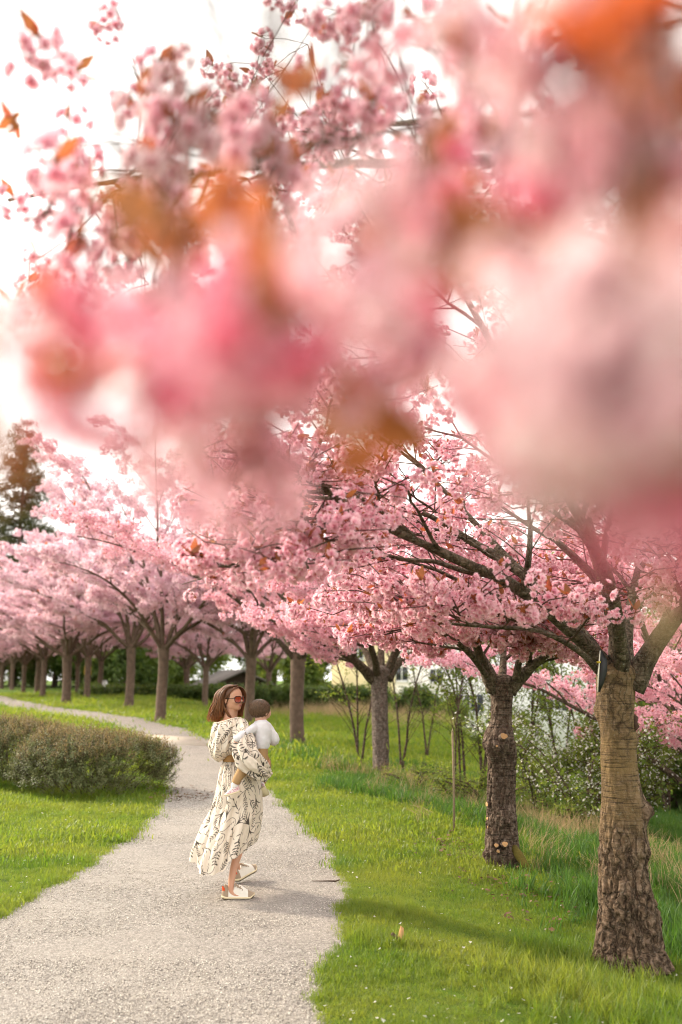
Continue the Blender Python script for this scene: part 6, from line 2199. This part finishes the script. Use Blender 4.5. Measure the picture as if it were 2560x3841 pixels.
def shoe(org, yaw, pitch, mirror=1, name='shoe'):
    """org: heel centre on the ground"""
    M = Matrix.Translation(Vector(org)) @ Matrix.Rotation(yaw, 4, 'Z') @ Matrix.Rotation(-pitch, 4, 'Y')
    Mn = np.array(M)
    k_ = 0.00064
    xs = np.linspace(0, 392, 40)
    sb, s_t, up, hw = (cub(ST_[:, 0], ST_[:, j], xs) for j in (1, 2, 3, 4))
    # stations are stored upside down relative to the ground line at 107: convert to heights
    hb_, ht_, hu_ = (107 - sb) * 0.00030 * 0.6, (s_t - 74) * 0.0 + 0.026 + 0.010 * np.exp(-((xs - 20) / 30) ** 2), (up - 100) * 0.00030 * 2.6 + 0.026
    hb_ = np.clip(0.016 * np.exp(-(xs / 22.0)) + 0.024 * sm(330, 392, xs), 0, 1)
    ht_ = np.maximum(ht_ + 0.016 * sm(330, 392, xs), hb_ + 0.006)
    hu_ = np.maximum(hu_, ht_ + 0.003)
    X = xs * k_
    w = hw * 0.001 * 0.98

    def tr(V):
        V = np.asarray(V).reshape(-1, 3)
        return V @ Mn[:3, :3].T + Mn[:3, 3]

    def loft(f, a, b, z0, z1, k=20, inset=0.0, p=2.6, half=False):
        idx = np.arange(a, b)
        th = np.arange(k) / k * 2 * math.pi
        ct, s_ = np.cos(th), np.sin(th)
        ff = (np.abs(ct) ** p + np.abs(s_) ** p) ** (-1 / p)
        V = []
        for i in idx:
            zc_, zh = (z0[i] + z1[i]) / 2, (z1[i] - z0[i]) / 2
            V.append(np.stack([np.full(k, X[i]), (w[i] - inset) * ct * ff, zc_ + zh * s_ * ff], -1))
        V = np.array(V)
        return tr(V), [grid_faces(len(idx), k)[:, ::-1], np.arange(k).reshape(1, -1), (np.arange(k)[::-1] + (len(idx) - 1) * k).reshape(1, -1)]

    def upper(a, b, grow, zlo=None):
        idx = np.arange(a, b)
        th = np.linspace(0, math.pi, 15)
        V = []
        for i in idx:
            hh = hu_[i] - ht_[i] + 0.004
            cz = np.sin(th) ** 0.75 if 6 < i else np.sin(th) ** 0.55
            V.append(np.stack([np.full(15, X[i]), (w[i] - 0.004 + grow) * np.cos(th) * (1 - 0.30 * np.sin(th) * min(1, hh / 0.05)), ht_[i] - 0.004 + (hh + grow) * cz], -1))
        V = np.array(V)
        return tr(V), [grid_faces(len(idx), 15, False)[:, ::-1]]
    o = wadd(name, MB().add(*upper(0, 40, 0.0)).mesh(name, [white_leather]))
    wadd('sole', MB().add(*loft(None, 0, 40, hb_ + 0.005, ht_, inset=-0.003)).mesh('sole', [sole_m]), o)
    wadd('outsole', MB().add(*loft(None, 1, 39, hb_, hb_ + 0.0065, inset=0.001)).mesh('outsole', [sole_dk]), o)
    wadd('toe_cap', MB().add(*upper(31, 40, 0.0016)).mesh('toe_cap', [taupe]), o)
    wadd('heel_counter', MB().add(*upper(0, 9, 0.0014)).mesh('heel_counter', [taupe]), o)
    th = np.linspace(-1.2, 1.2, 12)
    V = []
    for z_, rr2 in ((0.058, 0.030), (0.078, 0.0325), (0.092, 0.033), (0.098, 0.031)):
        V.append(np.stack([0.036 - np.cos(th) * rr2, np.sin(th) * rr2 * 0.9, np.full(12, z_) - 0.012 * (np.abs(th) / 1.2) ** 2], -1))
    V = np.array(V)
    wadd('heel_tab', MB().add(tr(V), [grid_faces(4, 12, False)]).mesh('heel_tab', [orange_m]), o)
    th = np.linspace(0, math.pi, 9)
    V = []
    for x_, z_, wd in ((0.098, 0.118, 0.020), (0.115, 0.104, 0.022), (0.140, 0.090, 0.022), (0.165, 0.076, 0.022)):
        V.append(np.stack([np.full(9, x_), np.cos(th) * wd, z_ - 0.008 + 0.010 * np.sin(th)], -1))
    wadd('tongue', MB().add(tr(np.array(V)), [grid_faces(4, 9, False)[:, ::-1]]).mesh('tongue', [taupe]), o)
    for j in range(4):
        x_ = 0.108 + j * 0.017
        z_ = 0.110 - j * 0.0105
        V, Fq, caps = tube(tr(np.array([(x_ - 0.004, -0.026, z_ - 0.012), (x_, -0.010, z_ + 0.005), (x_ + 0.002, 0.010, z_ + 0.005), (x_ - 0.002, 0.026, z_ - 0.012)])), 0.0032, 6)
        wadd('lace', MB().add(V, [Fq] + caps).mesh('lace', [taupe]), o)
    return o


hl = at(820 + 75 / 6.725, 3050 + 2130 / 6.725, Y0)
shoe((hl[0], Y0, -0.014), R(6), 0.0)
shoe((A_far[0] - 0.02, Y0 + 0.55, 0.0), R(48), R(17))

# ------------------------------------------------------------------ the baby
m = MB()
BH = W(888, 432, 0.06)
bh = R(42)
BF, BR_ = np.array((math.cos(bh), math.sin(bh), 0)), np.array((math.sin(bh), -math.cos(bh), 0))
BM = np.stack([BF, BR_, HU], 1)


def Bh(f, r_, u):
    return BH + (BF * f + BR_ * r_ + HU * u) / 1000.0


V, Fq = sdf_head([(-6, 0, 12, 80, 70, 74), (26, 0, -20, 54, 54, 48), (56, 0, -42, 22, 26, 18)], [(50, 28, -26, 24, 21, 21), (50, -28, -26, 24, 21, 21), (82, 0, -20, 9, 9, 7), (72, 0, -40, 9, 14, 5)], (0, 0, 0), Bh, nl=60, nk=80)
m.add(V, Fq)
for s in (-1, 1):
    V, Fq = ball(Bh(0, s * 67, -14), 0.014, 0.006, 0.021, 14, 16, BM)
    m.add(V, Fq)
V, Fq, caps = limb([Bh(-4, 0, -40), W(888, 530, 0.05), W(890, 600, 0.05)], [0.046, 0.045, 0.06], 12, 14)
m.add(V, [Fq] + caps)
V, th, cy_ = loft_rows([(560, 820, 970, 0.05, 0.05), (620, 806, 985, 0.05, 0.068), (720, 806, 972, 0.05, 0.07), (820, 815, 945, 0.05, 0.07), (900, 820, 940, 0.04, 0.07), (960, 840, 930, 0.04, 0.05)], 24, 22)
m.add(V.reshape(-1, 3), [grid_faces(24, 22)[:, ::-1], np.arange(22).reshape(1, -1), (np.arange(22)[::-1] + 23 * 22).reshape(1, -1)])
armL = [W(856, 590, 0.04), W(782, 628, -0.05), W(715, 668, -0.13), W(665, 698, -0.17), W(632, 715, -0.165)]
armR = [W(940, 592, 0.05), W(998, 655, 0.06), W(1028, 722, 0.07), W(1005, 740, 0.12), W(960, 730, 0.18)]
for P, rr2 in ((armL, [0.028, 0.026, 0.022, 0.02, 0.016]), (armR, [0.028, 0.025, 0.022, 0.02, 0.016])):
    V, Fq, caps = limb(P, rr2, 24, 12)
    m.add(V, [Fq] + caps)
hp = W(640, 735, -0.165)
V, Fq = ball(hp, 0.016, 0.010, 0.018)
m.add(V, Fq)
for k in range(4):
    b = hp + (-0.010 + 0.0075 * k, -0.004, -0.012)
    V, Fq, caps = limb([b, b + (0.004, -0.004, -0.012), b + (0.010, 0.003, -0.021 - 0.002 * (k in (1, 2)))], [0.0046, 0.0043, 0.0036], 8, 7)
    m.add(V, [Fq] + caps)
V, Fq, caps = limb([hp + (0.012, -0.004, 0.0), hp + (0.022, -0.006, -0.006), hp + (0.026, -0.004, -0.013)], [0.005, 0.0046, 0.0036], 8, 7)
m.add(V, [Fq] + caps)
hp2 = W(952, 728, 0.19)
V, Fq = ball(hp2, 0.017, 0.014, 0.014)
m.add(V, Fq)
for k in range(4):
    b = hp2 + (-0.012, 0.006, -0.010 + 0.0068 * k)
    V, Fq, caps = limb([b, b + (-0.012, 0.006, 0), b + (-0.019, 0.0, 0)], [0.0046, 0.0043, 0.0036], 8, 7)
    m.add(V, [Fq] + caps)
V, Fq, caps = limb([hp2 + (0, 0, 0.012), hp2 + (-0.010, 0.004, 0.020), hp2 + (-0.018, 0.002, 0.022)], [0.005, 0.0046, 0.0036], 8, 7)
m.add(V, [Fq] + caps)
legL = [W(850, 920, 0.0), W(790, 965, -0.08), W(728, 1000, -0.14), W(692, 1045, -0.175), W(655, 1105, -0.19), W(632, 1165, -0.185)]
legR = [W(900, 920, 0.1), W(930, 985, 0.2), W(925, 1040, 0.23), W(905, 1110, 0.17), W(895, 1170, 0.15)]
for P, rr2 in ((legL, [0.05, 0.05, 0.043, 0.038, 0.028, 0.022]), (legR, [0.05, 0.048, 0.04, 0.032, 0.024, 0.022])):
    V, Fq, caps = limb(P, rr2, 28, 12)
    m.add(V, [Fq] + caps)
bb = fuse('body', m, 0.003, 2, [baby_skin])
attr(bb, 'lip', np.zeros(len(bb.vertices)))
wadd('body', bb, broot, BO)
for s in (-1, 1):
    V, Fq = ball(Bh(66, s * 26, -8), 0.010, 0.010, 0.009)
    wadd('eye', MB().add(V, Fq).mesh('eye', [bpy.data.materials['eye_white_and_iris']]), broot, BO)
# hair
m = MB()
tips = []
V, Fq = ball(Bh(-14, 0, 14), 0.080, 0.075, 0.076, 18, 24, BM)
m.add(V, Fq)
tips += [0.15] * len(V)
q = np.random.default_rng(5)
for i in range(900):
    ph = R(q.uniform(45, 315))
    c, s = math.cos(ph), math.sin(ph)
    k = q.random() ** 0.8
    z0 = 88 - 84 * k
    rr2 = math.sqrt(max(0, 1 - ((z0 - 14) / 76) ** 2))
    p0 = Bh(-14 + 80 * c * rr2, 75 * s * rr2, z0)
    z1 = z0 - q.uniform(25, 45)
    r1 = math.sqrt(max(0.05, 1 - ((z1 - 14) / 80) ** 2)) * q.uniform(1.0, 1.05)
    ph1 = ph + q.normal(0, 0.10)
    p1 = Bh(-14 + 80 * math.cos(ph1) * r1, 75 * math.sin(ph1) * r1, max(z1, -62))
    z2 = max(z1 - q.uniform(12, 26), -78)
    ph2 = ph1 + q.normal(0, 0.16)
    r2 = math.sqrt(max(0.22, 1 - ((z2 - 14) / 88) ** 2)) * q.uniform(0.98, 1.12)
    p2 = Bh(-14 + 80 * math.cos(ph2) * r2, 75 * math.sin(ph2) * r2, z2 + q.uniform(0, 8))
    P = spline([p0, p1, p2], 9)
    t = np.linspace(0, 1, 9)
    V, Fq, caps = tube(P, np.maximum(0.0040 * (0.6 + 0.8 * t - 1.35 * t ** 3), 0.0005), 5)
    m.add(V, [Fq] + caps)
    tips.extend(np.repeat(np.clip(q.uniform(-0.1, 0.6) + q.uniform(0.1, 0.7) * t, 0, 1), 5))
hm = m.mesh('hair', [baby_hair_m])
attr(hm, 'tip', tips)
wadd('hair', hm, broot, BO)
# white top: body and sleeves in one garment
m = MB()
V, th, cy_ = loft_rows([(522, 846, 934, 0.05, 0.048), (540, 825, 958, 0.05, 0.058), (570, 806, 985, 0.05, 0.07), (620, 798, 996, 0.05, 0.08), (700, 797, 986, 0.05, 0.082), (765, 802, 975, 0.05, 0.084), (800, 806, 962, 0.05, 0.085), (812, 812, 955, 0.05, 0.08)], 34, 30)
m.add(V.reshape(-1, 3), [grid_faces(34, 30)[:, ::-1], np.arange(30).reshape(1, -1), (np.arange(30)[::-1] + 33 * 30).reshape(1, -1)])
for P, rr2 in ((armL, [0.040, 0.036, 0.031, 0.029, 0.024]), (armR, [0.040, 0.035, 0.032, 0.029, 0.024])):
    V, Fq, caps = limb(P, rr2, 30, 14)
    m.add(V, [Fq] + caps)
sh = fuse('top', m, 0.0035, 9, [shirt_m])
v = verts_of(sh).astype(float)
nn = np.zeros(len(v) * 3, dtype=np.float32)
sh.vertices.foreach_get('normal', nn)
nn = nn.reshape(-1, 3)
wv = fnoise(v[:, 0] * 18 + v[:, 2] * 10, v[:, 1] * 14, v[:, 2] * 22 - v[:, 0] * 8, 3)
v = v + nn * (0.0035 * wv)[:, None]
sh.vertices.foreach_set('co', v.astype(np.float32).reshape(-1))
wadd('top', sh, broot, BO)
# tan trousers
m = MB()
V, th, cy_ = loft_rows([(765, 808, 958, 0.05, 0.078), (820, 826, 953, 0.05, 0.085), (900, 832, 952, 0.045, 0.09), (980, 838, 952, 0.045, 0.085), (1030, 860, 935, 0.045, 0.05)], 24, 26)
m.add(V.reshape(-1, 3), [grid_faces(24, 26)[:, ::-1], np.arange(26).reshape(1, -1), (np.arange(26)[::-1] + 23 * 26).reshape(1, -1)])
for P, rr2 in ((legL[:-1] + [W(640, 1142, -0.187)], [0.058, 0.056, 0.049, 0.046, 0.036, 0.031]), (legR[:-1] + [W(899, 1140, 0.16)], [0.058, 0.054, 0.046, 0.038, 0.031])):
    V, Fq, caps = limb(P, rr2, 28, 14)
    m.add(V, [Fq] + caps)
wadd('trousers', fuse('trousers', m, 0.0035, 4, [pants_m]), broot, BO)


def baby_shoe(a, toe, up):
    """a: ankle point, toe: unit direction, up: unit up"""
    sd = np.cross(toe, up)
    sd /= np.linalg.norm(sd)

    def P(f, s, u):
        return a + toe * f / 1000 + sd * s / 1000 + up * u / 1000
    st_ = [(-30, 10, -46, 2), (-24, 22, -50, 6), (-5, 25, -52, 8), (20, 26, -52, 2), (48, 30, -51, -16), (72, 27, -50, -24), (88, 15, -47, -32), (92, 6, -44, -38)]
    m1, m2 = [], []
    th = np.linspace(0, math.pi, 11)
    for f, hw_, zb, zt in st_:
        m1.append([P(f, hw_ * math.cos(t), zb + 10 + (zt - zb - 10) * math.sin(t) ** 0.7) for t in th])
        m2.append([P(f * 1.02, (hw_ + 2) * c_, zb + dz) for c_, dz in ((1, 12), (1, 0), (-1, 0), (-1, 12))])
    o = wadd('shoe', mesh_of('shoe', np.array(m1).reshape(-1, 3), grid_faces(len(st_), 11, False), [pink_m]), broot, BO)
    wadd('sole', mesh_of('sole', np.array(m2).reshape(-1, 3), [grid_faces(len(st_), 4), np.array([(0, 1, 2, 3)]), np.array([(31, 30, 29, 28)])], [sole_m]), o, BO)
    for f in (14, 30):
        V, Fq, caps = tube(np.array([P(f, -24, -18), P(f, -12, -2 - f * 0.35), P(f, 12, -2 - f * 0.35), P(f, 24, -18)]), 0.004, 6)
        wadd('strap', MB().add(V, [Fq] + caps).mesh('strap', [white_leather]), o, BO)
    V, Fq, caps = limb([P(-4, 0, 26), P(-2, 0, 8), P(0, 0, -8)], [0.025, 0.027, 0.026], 8, 12)
    wadd('sock', MB().add(V, [Fq] + caps).mesh('sock', [sock_m]), broot, BO)


d = np.array((-0.93, -0.10, -0.28))
d /= np.linalg.norm(d)
u = np.array((-0.25, 0.0, 0.95))
u = u - d * (u @ d)
u /= np.linalg.norm(u)
baby_shoe(W(632, 1172, -0.185), d, u)
d = np.array((0.22, 0.72, -0.55))
d /= np.linalg.norm(d)
u = np.array((-0.35, 0.5, 0.75))
u = u - d * (u @ d)
u /= np.linalg.norm(u)
baby_shoe(W(893, 1165, 0.14), d, u)
